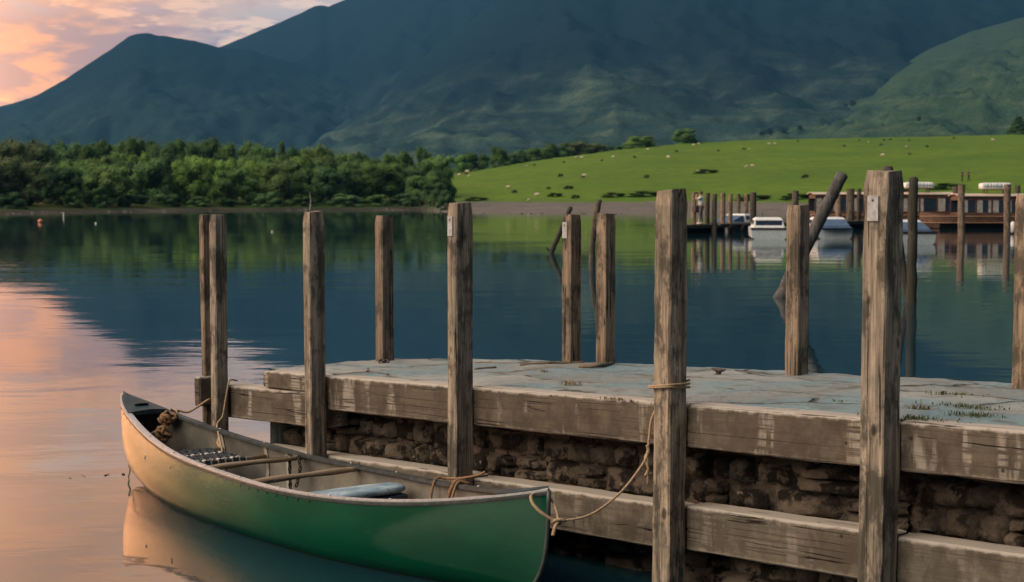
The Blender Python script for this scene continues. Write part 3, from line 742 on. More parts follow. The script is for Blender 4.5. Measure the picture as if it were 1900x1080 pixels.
# pale hanger straps on the far side above the seat ends
for t in (sx0, sx1, -.30):
    pts = [hp(t, v, .016, 1) for v in (.55, .7, .85, .97)]
    vs = [p + Vector((dx, 0, 0)) for p in pts for dx in (-.018, .018)]
    MB().add(vs, [(2 * k, 2 * k + 1, 2 * k + 3, 2 * k + 2) for k in range(3)]).build('seat_hanger', plain('pale_strap', (.34, .30, .25), .7), can)
# blue stern seat
bs = bpy.data.objects.new('seat', None); C.objects.link(bs); bs.parent = can; bs['label'] = 'padded pale blue stern seat'
def bluemat():
    m, nt, p = mat('faded_blue_cover'); tc = nd(nt, 'ShaderNodeTexCoord').outputs['Object']
    a = ns(nt, mp(nt, tc, (1, .4, 1)), 9, 5, .65); b = ns(nt, tc, 30, 4, .6)
    col = mix(nt, sstep(nt, a, .35, .65), (.14, .25, .33), (.40, .50, .55)); col = mix(nt, mth(nt, 'MULTIPLY', sstep(nt, b, .55, .7), .5), col, (.08, .14, .2))
    setp(nt, p, Base_Color=col, Roughness=.55, Normal=bump(nt, a, .02)); return m
zb_ = hs(.26) - .05
rings = []
for i in range(21):
    u = i / 20; y = -.355 + .70 * u; k = (1 - abs(2 * u - 1) ** 6) ** .5 * .98 + .02
    rings.append([Vector((CL / 2 * .262 + .115 * k * math.copysign(abs(math.cos(a)) ** .55, math.cos(a)) * (1 - .2 * u), y, zb_ + (.026 * k) * math.copysign(abs(math.sin(a)) ** .7, math.sin(a)) + .006 * noise.noise(Vector((a, u * 6, 0))))) for a in [2 * math.pi * j / 20 for j in range(20)]])
MB().rings(rings).build('cushion', bluemat(), bs, smooth=True)
mb = MB(); mb.box((CL / 2 * .262 - .10, -.31, zb_ - .06), (CL / 2 * .262 + .09, .31, zb_ - .028)); mb.build('seat_board', plain('dark_blue_board', (.03, .05, .075), .6), bs, bevel=.006)
mb = MB(); mb.ball((CL / 2 * .262 - .05, -.315, zb_ + .012), .045, 12, 7, sc=(1.1, .8, .6)); mb.build('white_end_cap', plain('white_cap', (.8, .76, .7), .4), bs, smooth=True)

CMX = Matrix.Translation(CM) @ Matrix.Rotation(CR, 4, 'Z')
def cw(t, v=1.0, side=1, dz=0, off=0): return CMX @ (hp(t, v, off, side) + Vector((0, 0, dz)))
# chains hanging from the front thwart
def chain(name, pts, label, r=.0045, ln=.034):
    path = spline(pts, 12); tot = sum((path[i + 1] - path[i]).length for i in range(len(path) - 1)); n = int(tot / (ln * .72)); mb = MB(); o0 = Vector(pts[0])
    ds = [0]
    for i in range(len(path) - 1): ds.append(ds[-1] + (path[i + 1] - path[i]).length)
    for k in range(n):
        dd = (k + .5) * tot / n; i = max(j for j in range(len(ds) - 1) if ds[j] <= dd); p = path[i].lerp(path[i + 1], (dd - ds[i]) / max(1e-6, ds[i + 1] - ds[i])); t = (path[i + 1] - path[i]).normalized()
        a = t.orthogonal().normalized(); b = t.cross(a); w = a if k % 2 else b
        mb.tube([p - o0 + t * math.cos(x) * ln * .5 + w * math.sin(x) * ln * .28 for x in [j * math.pi / 6 for j in range(13)]], r, 5, cap=False)
    o = mb.build(name, M['metal'], smooth=True, loc=o0); tag(o, label, 'chain', 'chains hanging inside the canoe')
pA = CMX @ Vector((CL / 2 * -.215, .25, hs(-.215) + .012)); pB = pA + Vector((.06, -.02, 0))
chain('hanging_chain', [pA, pA - Vector((0, 0, .12)), pA + Vector((.01, -.02, -.27)), pA + Vector((.05, -.06, -.325))], 'rusty chain hanging from the front thwart, the longer strand')
chain('hanging_chain', [pB, pB + Vector((.005, .0, -.1)), pB + Vector((-.02, .01, -.2))], 'rusty chain hanging from the front thwart, the shorter strand')
# ropes
def rope(name, pts, r, label, extra=(), cat='rope', m=None, n=8):
    o0 = Vector(pts[0]); mb = MB()
    for pp, rr in [(pts, r)] + list(extra): mb.tube([q - o0 for q in spline(pp, n)], rr, 7)
    o = mb.build(name, m or M['rope'], smooth=True, loc=o0); tag(o, label, cat, None); return o
def postface(k, u, v, z):
    """a point round front post k: u along the jetty, v out of it"""
    p = J(posts_s[k], -.06, z); return p + U * u + N * v
w_, dph = .066, .072
def around(k, z0, turns, tilt=.01):
    pts = []; cor = [(-w_, -dph), (-w_, dph), (w_, dph), (w_, -dph)]
    for i in range(turns * 4 + 1):
        u, v = cor[i % 4]; pts.append(postface(k, u, v, z0 + tilt * math.sin(i * 1.7) + .012 * (i // 4)))
    return pts
z4 = zd(posts_s[4])
wrap = around(4, z4 + .085, 2, .012)
hang = [postface(4, w_ + .004, dph * .3, z4 - .03), postface(4, w_ + .012, dph * .6, z4 - .08), postface(4, w_ + .012, dph * .8, z4 - .16), postface(4, w_ + .010, dph, z4 - .235)]
knot = at(1036, 968, 7.58)
loopL = at(986, 925, 7.74); stern = CMX @ Vector((CL / 2 - .035, 0, hs(1) - .07))
curve = [hang[-1], at(1192, 862, 7.76), at(1150, 915, 7.70), at(1095, 955, 7.62), knot]
rope('mooring_rope', wrap, .006, 'tan rope wound round the thick front post and sagging to the stern of the canoe',
     [(hang + curve[1:], .0062), ([knot, at(1024, 964, 7.58), at(1003, 950, 7.58), at(989, 935, 7.60), at(985, 922, 7.63), at(990, 917, 7.67)], .008),
      ([knot, at(1033, 950, 7.62), at(1025, 930, 7.66), at(1012, 917, 7.70)], .0065), ([knot + Vector((.004, 0, .006)), at(1030, 978, 7.57), at(1026, 994, 7.56)], .009),
      ([knot + Vector((-.03, 0, .0)), knot + Vector((0, -.01, .012)), knot + Vector((.03, 0, .004)), knot + Vector((.0, .01, -.012)), knot + Vector((-.03, 0, 0))], .008)])
rope('hanging_rope', [postface(4, w_ + .006, dph, z4 - .23), postface(4, w_ + .008, dph, z4 - .40)], .004, 'thin loose rope tail hanging down the left edge of the thick roped post',
     [([postface(4, w_ + .012, dph, z4 - .20 - .03 * i) + Vector((.008 * math.sin(i * 2.1), 0, 0)) for i in range(6)], .008)])
z1 = .45
g0 = cw(-.80, 1, 1, .02); pq = J(posts_s[1] + .07, -.10, zd(posts_s[1]) - .22)
rope('bow_rope', [g0 + Vector((.05, -.05, -.06)), g0, g0.lerp(pq, .35) - Vector((0, 0, .035)), g0.lerp(pq, .7) - Vector((0, 0, .02)), pq, pq + N * -.03 + U * .02], .008, 'rope stretched from the bow of the canoe to the double post')
g1 = cw(-.47, 1, 1, .0)
rope('bow_line', [at(440, 706, 10.86), at(427, 705, 10.80), at(423, 716, 10.78), at(418, 745, 10.76), at(413, 772, 10.74), at(403, 787, 10.68), at(405, 803, 10.55), at(407, 815, 10.47), at(413, 838, 10.34)], .006, 'wavy rope draped from the stepped beam down into the canoe beside the webbed seat',
     [([at(407, 812, 10.47), at(404, 822, 10.43), at(410, 830, 10.39), at(407, 812, 10.46)], .009)])
rope('trailing_rope', [at(238, 862, 11.05), at(241, 873, 11.04), at(238, 884, 11.04), at(240, 895, 11.03), at(243, 910, 11.03)], .006, 'short frayed rope hanging from the underside of the bow into the water')
# rope lashed over the jetty-side gunwale, and coils lying in the bow
gw = lambda t, y, z: CMX @ Vector((CL / 2 * t, hb(t) + y, hs(t) + z))
rope('lashing', [gw(.40, -.08, -.20), gw(.40, -.06, -.05), gw(.40, -.03, .02), gw(.41, .02, .02), gw(.47, .03, .03), gw(.53, .07, .05), gw(.55, .10, .07)], .007, 'brown rope lashed over the jetty-side gunwale near the blue seat',
     [([gw(.49, -.09, -.20), gw(.49, -.07, -.06), gw(.495, -.03, .022), gw(.50, .03, .02), gw(.50, .04, -.05)], .010), ([gw(.515, -.09, -.20), gw(.51, -.07, -.06), gw(.51, -.03, .022), gw(.52, .03, .01)], .008)], m=M['coir'])
def coil(c, r, label, seed, n=5, tilt=(0.9, .3)):
    mb = MB(); q = random.Random(seed); pts = []
    for i in range(n * 10):
        a = i * .63; rr = r * (.55 + .35 * q.random()); pts.append(Vector((rr * math.cos(a), rr * math.sin(a) * .7, (i / (n * 10) - .5) * r * 1.5 + q.uniform(-.3, .3) * r)))
    mb.tube(spline(pts, 3), .012, 6); o = mb.build('rope_coil', M['coir'], smooth=True, loc=c, rot=(tilt[0], tilt[1], .4)); tag(o, label, 'rope coil', 'rope coils in the bow')
coil(CMX @ Vector((-CL / 2 + .46, .10, .46)), .055, 'orange-brown rope coil in the bow, the upper one hanging by the gunwale', 3)
coil(CMX @ Vector((-CL / 2 + .52, .02, .36)), .065, 'darker brown rope coil in the bow, lower and further left', 4, tilt=(.3, .8))
rope('coil_tie', [CMX @ Vector((-CL / 2 + .46, .12, .52)), CMX @ Vector((-CL / 2 + .45, .155, hs(-.81) + .012)), CMX @ Vector((-CL / 2 + .455, .185, hs(-.81) + .0))], .009, 'pale rope end looped over the gunwale above the rope coils')
# floating leaves
lf = plain('dead_leaf', (.07, .05, .035), .7)
for k, (px, py, w) in enumerate(((155, 883, .02), (198, 881, .03), (229, 880, .024), (130, 887, .012))):
    p = onz(px, py, .002); mb = MB(); n = 9
    mb.add([(w * (1 - abs(2 * i / n - 1)) ** .5 * 0 + w * 2 * (i / n - .5), sg * w * .5 * math.sin(math.pi * i / n), .001 + .004 * math.sin(i)) for i in range(n + 1) for sg in (-1, 1)], [(2 * i, 2 * i + 1, 2 * i + 3, 2 * i + 2) for i in range(n)])
    o = mb.build('floating_leaf', lf, loc=p, rot=(0, 0, k)); tag(o, 'tiny dark leaf floating on the water left of the canoe bow', 'leaf', 'leaves floating by the bow')

# ------------------------------------------------------------------ trees
def leaf_mat():
    m, nt, p = mat('foliage'); tc = nd(nt, 'ShaderNodeTexCoord').outputs['Object']
    oc = nd(nt, 'ShaderNodeObjectInfo'); col0 = oc.outputs['Color']
    k = mth(nt, 'MULTIPLY', oc.outputs['Random'], 50.0); off = nd(nt, 'ShaderNodeCombineXYZ', {0: k, 1: k, 2: 0.0}).outputs[0]
    v = nd(nt, 'ShaderNodeVectorMath', {0: tc, 1: off}, operation='ADD').outputs[0]
    a = ns(nt, v, .45, 3, .6); b = ns(nt, v, 3.0, 3, .7)
    col = mix(nt, 1.0, col0, mix(nt, sstep(nt, a, .35, .65), (.75, .80, .80), (1.5, 1.45, 1.25)), 'MULTIPLY')
    col = mix(nt, 1.0, col, mix(nt, sstep(nt, b, .3, .7), (.7, .7, .7), (1.25, 1.25, 1.2)), 'MULTIPLY')
    df = nd(nt, 'ShaderNodeBsdfDiffuse', {0: col}); tl = nd(nt, 'ShaderNodeBsdfTranslucent', {0: col})
    mx = nd(nt, 'ShaderNodeMixShader', {0: .48, 1: df.outputs[0], 2: tl.outputs[0]}); nt.nodes.remove(p)
    nt.links.new(mx.outputs[0], nt.nodes['Material Output'].inputs[0])
    return m
M['leaf'] = leaf_mat(); M['bark'] = plain('bark', (.085, .072, .058), .95, var=.4, scale=3)
def crown_mesh(kind, seed, leaves=4200):
    """a crown 1 unit high and about 1 wide: lumps of leaf clumps over a limb structure; z from 0 to 1"""
    r = random.Random(seed); lumps = []
    if kind == 'round':
        for i in range(26):
            a = r.uniform(0, 6.28); z = r.uniform(.12, .92); rad = .36 * math.sqrt(max(.05, 1 - ((z - .5) / .56) ** 2)) * r.uniform(.5, 1.0)
            lumps.append((rad * math.cos(a), rad * math.sin(a), z, r.uniform(.10, .19)))
    elif kind == 'tall':
        for i in range(26):
            a = r.uniform(0, 6.28); z = r.uniform(.14, .94); rad = .27 * math.sqrt(max(.04, 1 - ((z - .48) / .55) ** 2)) * r.uniform(.4, 1.1)
            lumps.append((rad * math.cos(a), rad * math.sin(a), z, r.uniform(.08, .15)))
    elif kind == 'bush':
        for i in range(20):
            a = r.uniform(0, 6.28); z = r.uniform(.0, .82); rad = .38 * math.sqrt(max(.05, 1 - (z / .98) ** 2)) * r.uniform(.4, 1.0)
            lumps.append((rad * math.cos(a), rad * math.sin(a), z, r.uniform(.13, .2)))
    else:
        for i in range(34):
            z = (i + r.random()) / 34 * .92 + .04; rad = .26 * (1 - z) ** .8 * r.uniform(.7, 1.1); a = i * 2.4
            lumps.append((rad * math.cos(a), rad * math.sin(a), z, .04 + .09 * (1 - z)))
    tot = sum(l[3] ** 2 for l in lumps); V = []; Fc = []
    for lx, ly, lz, lr in lumps:
        core = MB().ball((lx, ly, lz), lr * .74, 8, 5, jit=.16); o = len(V); V += [Vector(q) for q in core.v]; Fc += [tuple(i + o for i in f) for f in core.f]
        for i in range(int(leaves * lr * lr / tot)):
            while True:
                d_ = Vector((r.gauss(0, 1), r.gauss(0, 1), r.gauss(0, 1)))
                if d_.length > .1: break
            d_.normalize(); rr = lr * (1 - .45 * r.random() ** 2.2) * (1 + .25 * r.uniform(-1, 1) ** 3)
            c = Vector((lx, ly, lz)) + d_ * rr
            if c.z < 0.01: continue
            s = r.uniform(.009, .019); nn = (d_ + Vector((r.gauss(0, .45), r.gauss(0, .45), r.gauss(0, .45) + .3))).normalized(); u = nn.orthogonal().normalized()
            ang = r.uniform(0, 6.28); w = nn.cross(u); u, w = u * math.cos(ang) + w * math.sin(ang), w * math.cos(ang) - u * math.sin(ang)
            o = len(V); V += [c - u * s - w * s * .5, c + u * s - w * s * .3, c + u * s * .8 + w * s, c - u * s * .6 + w * s * .7]; Fc.append((o, o + 1, o + 2, o + 3))
    return V, Fc
def trunk_mb(seed, kind):
    r = random.Random(seed); mb = MB()
    mb.tube([(0, 0, -.06), (.005, 0, .1), (.01, .005, .3), (.0, .01, .6)], [.024, .02, .016, .006], 8)
    for i in range(6):
        a = r.uniform(0, 6.28); z = r.uniform(.15, .45); l = r.uniform(.15, .3)
        mb.tube([(0.006, 0, z), (math.cos(a) * l * .5, math.sin(a) * l * .5, z + l * .4), (math.cos(a) * l, math.sin(a) * l, z + l * .9)], [.011, .007, .003], 6)
    return mb
PROTO = {}
for kind, cnt in (('round', 3), ('tall', 2), ('bush', 2), ('conifer', 1)):
    for i in range(cnt):
        V, Fc = crown_mesh(kind, 40 + i * 7 + len(kind), 6500 if kind != 'bush' else 4200)
        me = bpy.data.meshes.new('crown'); me.from_pydata([tuple(q) for q in V], [], Fc); me.materials.append(M['leaf'])
        tb = trunk_mb(i + len(kind), kind); tm = bpy.data.meshes.new('trunk'); tm.from_pydata(tb.v, [], tb.f); tm.materials.append(M['bark'])
        PROTO[(kind, i)] = (me, tm)
tr_r = random.Random(3)
def tree(name, kind, pxc, pytop, wpx, Y, col, label, group, base=None, cat=None):
    x = (pxc - 950) / F * Y; zg = ground_z(x, Y) if base is None else base
    top = H + (365 - pytop) / F * Y; h = max(.5, top - zg + .1); w = wpx / F * Y
    i = tr_r.randrange(sum(1 for k in PROTO if k[0] == kind)); cm, tm = PROTO[(kind, i)]
    e = empty(name, label, cat or ('bush' if kind == 'bush' else 'tree'), (x, Y, zg - .1), tr_r.uniform(0, 6.28), group)
    ow = {'round': 1.0, 'tall': .78, 'bush': 1.05, 'conifer': .62}[kind]
    sc = (w / ow, w / ow, h / 1.03)
    c = bpy.data.objects.new('crown', cm); C.objects.link(c); c.parent = e; c.scale = sc; c.location = (0, 0, 0 if kind == 'bush' else -.05 * h); k = tr_r.uniform(.88, 1.12); k *= 1.5; c.color = (col[0] * k, col[1] * k, col[2] * k, 1)
    t = bpy.data.objects.new('trunk', tm); C.objects.link(t); t.parent = e; t.scale = (sc[2] * .8, sc[2] * .8, sc[2])
    return e
DG = (.062, .118, .056); MG = (.078, .140, .056); YG = (.100, .172, .054); OL = (.084, .138, .058); BR = (.078, .108, .060); BG = (.085, .158, .062)
CN = {DG: 'dark green', MG: 'mid green', YG: 'yellow-green', OL: 'olive', BR: 'brownish green', BG: 'fresh green'}
ORD = ['first', 'second', 'third', 'fourth', 'fifth', 'sixth', 'seventh', 'eighth', 'ninth', 'tenth', 'eleventh', 'twelfth', 'thirteenth', 'fourteenth', 'fifteenth', 'sixteenth', 'seventeenth', 'eighteenth', 'nineteenth', 'twentieth', 'twenty-first', 'twenty-second', 'twenty-third', 'twenty-fourth', 'twenty-fifth', 'twenty-sixth', 'twenty-seventh', 'twenty-eighth', 'twenty-ninth', 'thirtieth']
front = [(-60, 300, 120, BR, 'round'), (-15, 292, 110, BR, 'round'), (42, 291, 105, BR, 'round'), (88, 318, 80, BR, 'round'), (112, 306, 90, DG, 'round'), (146, 300, 85, BG, 'tall'), (198, 296, 105, OL, 'round'), (246, 296, 90, DG, 'round'), (282, 286, 80, DG, 'tall'), (318, 268, 75, DG, 'tall'), (352, 292, 85, YG, 'round'), (398, 290, 90, YG, 'round'), (440, 306, 90, MG, 'round'), (482, 292, 90, YG, 'round'), (528, 290, 105, OL, 'round'), (572, 300, 95, MG, 'round'), (618, 305, 95, DG, 'round'), (655, 308, 90, OL, 'round'), (700, 300, 105, YG, 'round'), (748, 308, 105, OL, 'round'), (785, 322, 85, MG, 'round'), (808, 336, 60, DG, 'round')]
for i, (px, py, w, col, kd) in enumerate(front):
    Y = shoreY(px) + 17 + tr_r.uniform(-2, 4) + (6 if i % 2 else 0)
    tree('broadleaf_tree', kd, px, py, w * 1.12, Y, col, f'{CN[col]} {"rounded" if kd == "round" else "narrow"} tree in the front row of the wood, {ORD[i]} from the left', 'trees in the front row of the wood')
back = [(-70, 262, 110, BR, 'round'), (-10, 258, 110, BR, 'round'), (48, 252, 110, BR, 'round'), (100, 264, 70, DG, 'round'), (140, 258, 90, DG, 'round'), (185, 252, 85, MG, 'round'), (228, 256, 85, MG, 'round'), (268, 250, 80, MG, 'round'), (305, 258, 80, DG, 'round'), (345, 252, 80, MG, 'round'), (385, 248, 95, DG, 'round'), (430, 262, 80, MG, 'round'), (478, 256, 85, BG, 'round'), (524, 250, 36, DG, 'conifer'), (552, 268, 70, DG, 'round'), (592, 262, 85, OL, 'round'), (640, 278, 85, MG, 'round'), (668, 276, 60, DG, 'round'), (704, 288, 60, DG, 'round'), (742, 274, 80, BG, 'round'), (787, 264, 42, DG, 'tall'), (810, 282, 80, MG, 'round')]
for i, (px, py, w, col, kd) in enumerate(back):
    tree('conifer_tree' if kd == 'conifer' else 'broadleaf_tree', kd, px, py, w * 1.12, 285 + tr_r.uniform(-12, 15), col, f'{CN[col]} {"pointed conifer" if kd == "conifer" else "tree"} in the back row of the wood, {ORD[i]} from the left', 'trees in the back row of the wood')
midr = [(15, 286, 90, BR), (75, 300, 80, BR), (150, 292, 90, MG), (190, 284, 80, OL), (235, 280, 80, MG), (262, 276, 66, YG), (360, 284, 60, YG), (420, 288, 70, YG), (460, 284, 70, MG), (505, 284, 80, MG), (560, 282, 70, YG), (600, 284, 80, OL), (650, 292, 80, MG), (690, 294, 70, MG), (725, 298, 80, MG)]
for i, (px, py, w, col) in enumerate(midr):
    tree('broadleaf_tree', 'round', px, py, w * 1.1, 258 + tr_r.uniform(-4, 6), col, f'{CN[col]} tree between front and back rows of the wood, {ORD[i]} from the left', 'trees in the middle of the wood')
# undergrowth at the water's edge
bushes = [(20, 352, 80, DG, 'dark low bush at the left end of the bank under the wood'), (187, 340, 58, BG, 'round bright green bush at the foot of the wood left of the touching posts'), (425, 367, 46, BG, 'small bright dome-shaped bush on the bank just right of the touching posts'), (140, 345, 50, MG, 'leafy bush on the bank left of the round bright bush'), (372, 362, 60, MG, 'low bush on the bank behind the touching posts'), (826, 352, 44, DG, 'dark bush at the right tip of the wood beside the meadow'), (255, 358, 60, DG, 'dark low bush on the bank right of the round bright bush'), (310, 356, 60, DG, 'dark low bush on the bank left of the touching posts'), (500, 352, 70, DG, 'dark low bush on the bank left of the front post by the bow'), (640, 356, 80, DG, 'dark low bush on the bank between the bow post and the ringed back post'), (755, 356, 80, DG, 'dark low bush on the bank right of the ringed back post'), (560, 358, 60, MG, 'green low bush on the bank behind the bow post'), (700, 358, 60, MG, 'green low bush on the bank behind the ringed back post')]
for px, py, w, col, lab in bushes:
    tree('bush', 'bush', px, py, w, shoreY(px) + 12, col, lab, 'bushes along the bank below the wood')
# hedge trees behind the meadow crest
hedge = [(848, 284, 70, BG, 'round'), (885, 282, 70, MG, 'round'), (925, 268, 44, MG, 'tall'), (952, 284, 50, DG, 'round'), (965, 275, 36, MG, 'tall'), (1000, 272, 70, MG, 'round'), (1032, 264, 60, DG, 'round'), (1068, 259, 85, BR, 'round'), (1100, 264, 70, BR, 'round'), (1126, 268, 46, DG, 'round')]
for i, (px, py, w, col, kd) in enumerate(hedge):
    Yc, zc = crest(px); Y = Yc + 14 + tr_r.uniform(0, 6)
    tree('broadleaf_tree', kd, px, py, w, Y, col, f'{CN[col]} tree in the line along the meadow top, {ORD[i]} from its left end', 'trees along the meadow top')
for px, py, w, col, kd, lab in ((1190, 252, 70, YG, 'round', 'pale yellow-green round tree standing alone behind the meadow crest'), (1271, 236, 56, DG, 'round', 'dark blocky tree standing alone on the meadow crest'), (1300, 262, 44, BG, 'bush', 'low light green bush at the right foot of the dark blocky tree'), (1886, 212, 44, DG, 'conifer', 'dark pointed conifer on the meadow crest at the right edge of the picture'), (1160, 270, 50, MG, 'bush', 'low green bush left of the pale yellow-green tree on the meadow crest')):
    Yc, zc = crest(px); tree('lone_tree' if kd != 'bush' else 'bush', kd, px, py, w * 1.05, Yc + 4, col, lab, None)
# scattered trees and hedge lines on the near hill
hs_r = random.Random(21); hill_pts = []
for a_, b_, n_ in (((1330, 248), (1600, 196), 13), ((1350, 256), (1500, 240), 6), ((1700, 222), (1716, 216), 1), ((1560, 175), (1680, 118), 0)):
    for i in range(n_):
        t = (i + hs_r.random() * .8) / n_; hill_pts.append((a_[0] + (b_[0] - a_[0]) * t, a_[1] + (b_[1] - a_[1]) * t + hs_r.uniform(-4, 4), hs_r.uniform(6, 14)))
from mathutils.bvhtree import BVHTree
hb_ = [o for o in C.objects if o.name == 'foothill'][0]
bv = BVHTree.FromPolygons([v.co for v in hb_.data.vertices], [tuple(p.vertices) for p in hb_.data.polygons])
for px, py, w in hill_pts:
    hit = bv.ray_cast(Vector((0, 0, H)), ray(px, py).normalized())
    if hit[0] is None: continue
    p = hit[0]; me, tm = PROTO[('round', hs_r.randrange(3))]; k = w / F * p.y
    o = bpy.data.objects.new('hill_tree', me); C.objects.link(o); o.location = p - Vector((0, 0, k * .2)); o.scale = (k * 1.3, k, k * hs_r.uniform(.7, 1.1)); q = hs_r.uniform(.6, 1.0); o.color = (.045 * q, .075 * q, .04 * q, 1)
    tag(o, 'small distant dark tree or bush in the hedge lines on the green hill at right', 'tree', 'trees dotted over the near hill')
# rush patches and scrub on the meadow
def meadow_hit(px, py):
    q = ray(px, py); o0 = Vector((0, 0, H)); k = 150.0
    while k < 700:
        p = o0 + q * k
        if p.z < ground_z(p.x, p.y): return p
        k += .5
    return o0 + q * 400
rushes = [(1312, 322, 62, 10, 'long dark rush patch in the middle of the meadow above the photographing man'), (1040, 328, 14, 7, 'small dark rush clump on the meadow above the white-plated back post'), (1018, 352, 12, 7, 'small dark rush clump left of the long patch low on the meadow'), (1055, 351, 26, 8, 'dark rush patch low on the meadow above the white-plated back post'), (1030, 365, 40, 9, 'dark green scrub patch on the meadow edge above the beach'), (1068, 368, 22, 8, 'scrub patch on the beach edge left of the leaning dark pile'), (1200, 329, 14, 6, 'small dark rush clump on the meadow left of the roped post'), (955, 357, 12, 6, 'tiny dark rush clump on the lower left of the meadow'), (1495, 329, 16, 7, 'small dark rush clump on the meadow left of the leaning log top'), (1200, 365, 90, 13, 'long scrub strip at the foot of the meadow left of the roped post'), (1140, 366, 60, 11, 'scrub strip at the foot of the meadow above the pair of back posts'), (1400, 372, 90, 14, 'long dark scrub strip at the foot of the meadow behind the far jetty'), (1480, 370, 80, 14, 'dark scrub strip at the meadow foot behind the leaning log'), (885, 372, 60, 8, 'low scrub strip on the beach edge right of the white-plated front post'), (1660, 362, 90, 16, 'dark bank scrub behind the wooden launches, left part'), (1760, 352, 90, 15, 'dark bank scrub behind the wooden launches, right part')]
for px, py, w, h, lab in rushes:
    p = meadow_hit(px, py); e = bpy.data.objects.new('scrub', PROTO[('bush', 0)][0]); C.objects.link(e)
    e.location = p; k = p.y / F; e.scale = (w * k, min(w, 30) * k * 1.2, h * k * .9); e.color = (.040, .075, .022, 1); tag(e, lab, 'scrub', 'rush and scrub patches on the meadow')
# pale trunks and fence stakes at the wood's edge
for px, py0, py1, lab in ((575, 352, 388, 'thin pale birch trunk standing in front of the wood behind the bow post'), (1e9, 0, 0, '')):
    if px > 1e8: continue
    p = onz(px, 390, .3); mb = MB(); k = p.y / F
    mb.tube([(0, 0, 0), (.1, 0, 1.1), (.0, 0, 2.2)], [.07, .06, .03], 7); o = mb.build('birch_trunk', plain('birch_bark', (.35, .33, .28), .8), loc=p); tag(o, lab, 'tree trunk')
stk = None
for i in range(9):
    px = 750 + 13 * i + tr_r.uniform(-3, 3); Y = shoreY(min(px, 825)) + 2; x = (px - 950) / F * Y
    if stk is None:
        mb = MB(); mb.tube([(0, 0, -.3), (.02, 0, .4), (.0, 0, 1.05)], [.07, .065, .055], 7); stk = mb.build('fence_stake', M['pile']); o = stk
    else: o = stk.copy(); C.objects.link(o)
    o.location = (x, Y, .1); o.scale = (1, 1, tr_r.uniform(.8, 1.3)); o.rotation_euler = (tr_r.uniform(-.1, .1), tr_r.uniform(-.1, .1), 0)
    tag(o, 'thin dark stake at the waterline below the right end of the wood', 'stake', 'stakes along the bank')
# boulders on the bank and beach
bp = MB(); vsb = []
bp.ball((0, 0, 0), .5, 9, 6, sc=(1, .8, .6), jit=.12); bmesh0 = bp.build('shore_rock', plain('shore_stone', (.13, .12, .105), .9, var=.4, scale=4), smooth=True); first = True
for i in range(60):
    px = tr_r.uniform(-40, 1260); Y = shoreY(px) + tr_r.uniform(-1.5, 3.0); x = (px - 950) / F * Y
    o = bmesh0 if first else bmesh0.copy()
    if not first: C.objects.link(o)
    first = False; k = tr_r.uniform(.15, .5)
    o.location = (x, Y, max(0, ground_z(x, Y))); o.scale = (k * tr_r.uniform(1, 2), k, k * .9); o.rotation_euler = (0, 0, tr_r.uniform(0, 6))
    tag(o, 'small grey stone at the waterline of the far shore', 'rock', 'stones along the far waterline')

# ------------------------------------------------------------------ sheep
def sheep_mesh(wool):
    mb = MB()
    for i, (x, z, r_) in enumerate(((-.28, .52, .24), (-.08, .54, .28), (.14, .54, .27), (.32, .53, .21))): mb.ball((x, 0, z), r_, 9, 6, 0, sc=(1.05, .85, .9))
    mb.tube([(.42, 0, .58), (.52, 0, .45), (.62, 0, .26), (.68, 0, .14)], [.12, .10, .09, .05], 7, 1)
    for sx in (-.3, .3):
        for sy in (-.12, .12): mb.tube([(sx, sy, .45), (sx + .02, sy, .22), (sx, sy, 0)], [.06, .035, .03], 6, 1)
    for sy in (-1, 1): mb.tube([(.52, sy * .07, .46), (.50, sy * .19, .47)], [.035, .012], 5, 1)
    mb.tube([(-.5, 0, .6), (-.56, 0, .42)], [.05, .02], 5, 0)
    return mb
wl = plain('cream_wool', (.62, .52, .42), .95, var=.15); wd = plain('dark_wool', (.035, .033, .032), .95, var=.3); fc = plain('dark_face', (.05, .045, .04), .9); ff = plain('pale_face', (.5, .45, .38), .9)
pl_ = sheep_mesh(0).build('sheep', [wl, ff], smooth=True); pd_ = sheep_mesh(0).build('sheep', [wd, fc], smooth=True); ul, ud = True, True
LS = [(827, 331), (852, 325), (867, 319), (943, 348), (978, 308), (1070, 292), (1138, 291), (1240, 291), (1295, 320), (1309, 319), (1386, 310), (1396, 308), (1427, 267), (1438, 266), (1391, 276), (1612, 263), (1638, 288), (1842, 259), (1683, 251), (997, 363), (982, 372), (1080, 293), (1202, 277), (1287, 269), (1297, 267), (870, 327), (1240, 292), (1085, 327)]
DS = [(865, 322), (953, 358), (991, 306), (1046, 301), (1117, 298), (1177, 292), (1255, 281), (1333, 280), (1380, 277), (1480, 262), (1566, 271), (1594, 260), (1640, 260), (1652, 259), (1634, 269), (1686, 260), (1687, 286), (1720, 250), (1490, 330), (1082, 329), (1770, 256), (1199, 330)]
for lst, pr, colr_ in ((LS, pl_, 'cream'), (DS, pd_, 'dark')):
    for i, (px, py) in enumerate(lst):
        p = meadow_hit(px, py + 2); o = pr if i == 0 else pr.copy()
        if i: C.objects.link(o)
        o.location = (p.x, p.y, ground_z(p.x, p.y) - .02); o.rotation_euler = (0, 0, tr_r.choice((0, 3.14)) + tr_r.uniform(-.7, .7)); k = tr_r.uniform(.6, .85); o.scale = (k, k, k)
        tag(o, ('small cream sheep grazing on the green meadow' if colr_ == 'cream' else 'small dark fleeced sheep grazing on the green meadow'), 'sheep', f'{colr_} sheep on the meadow')

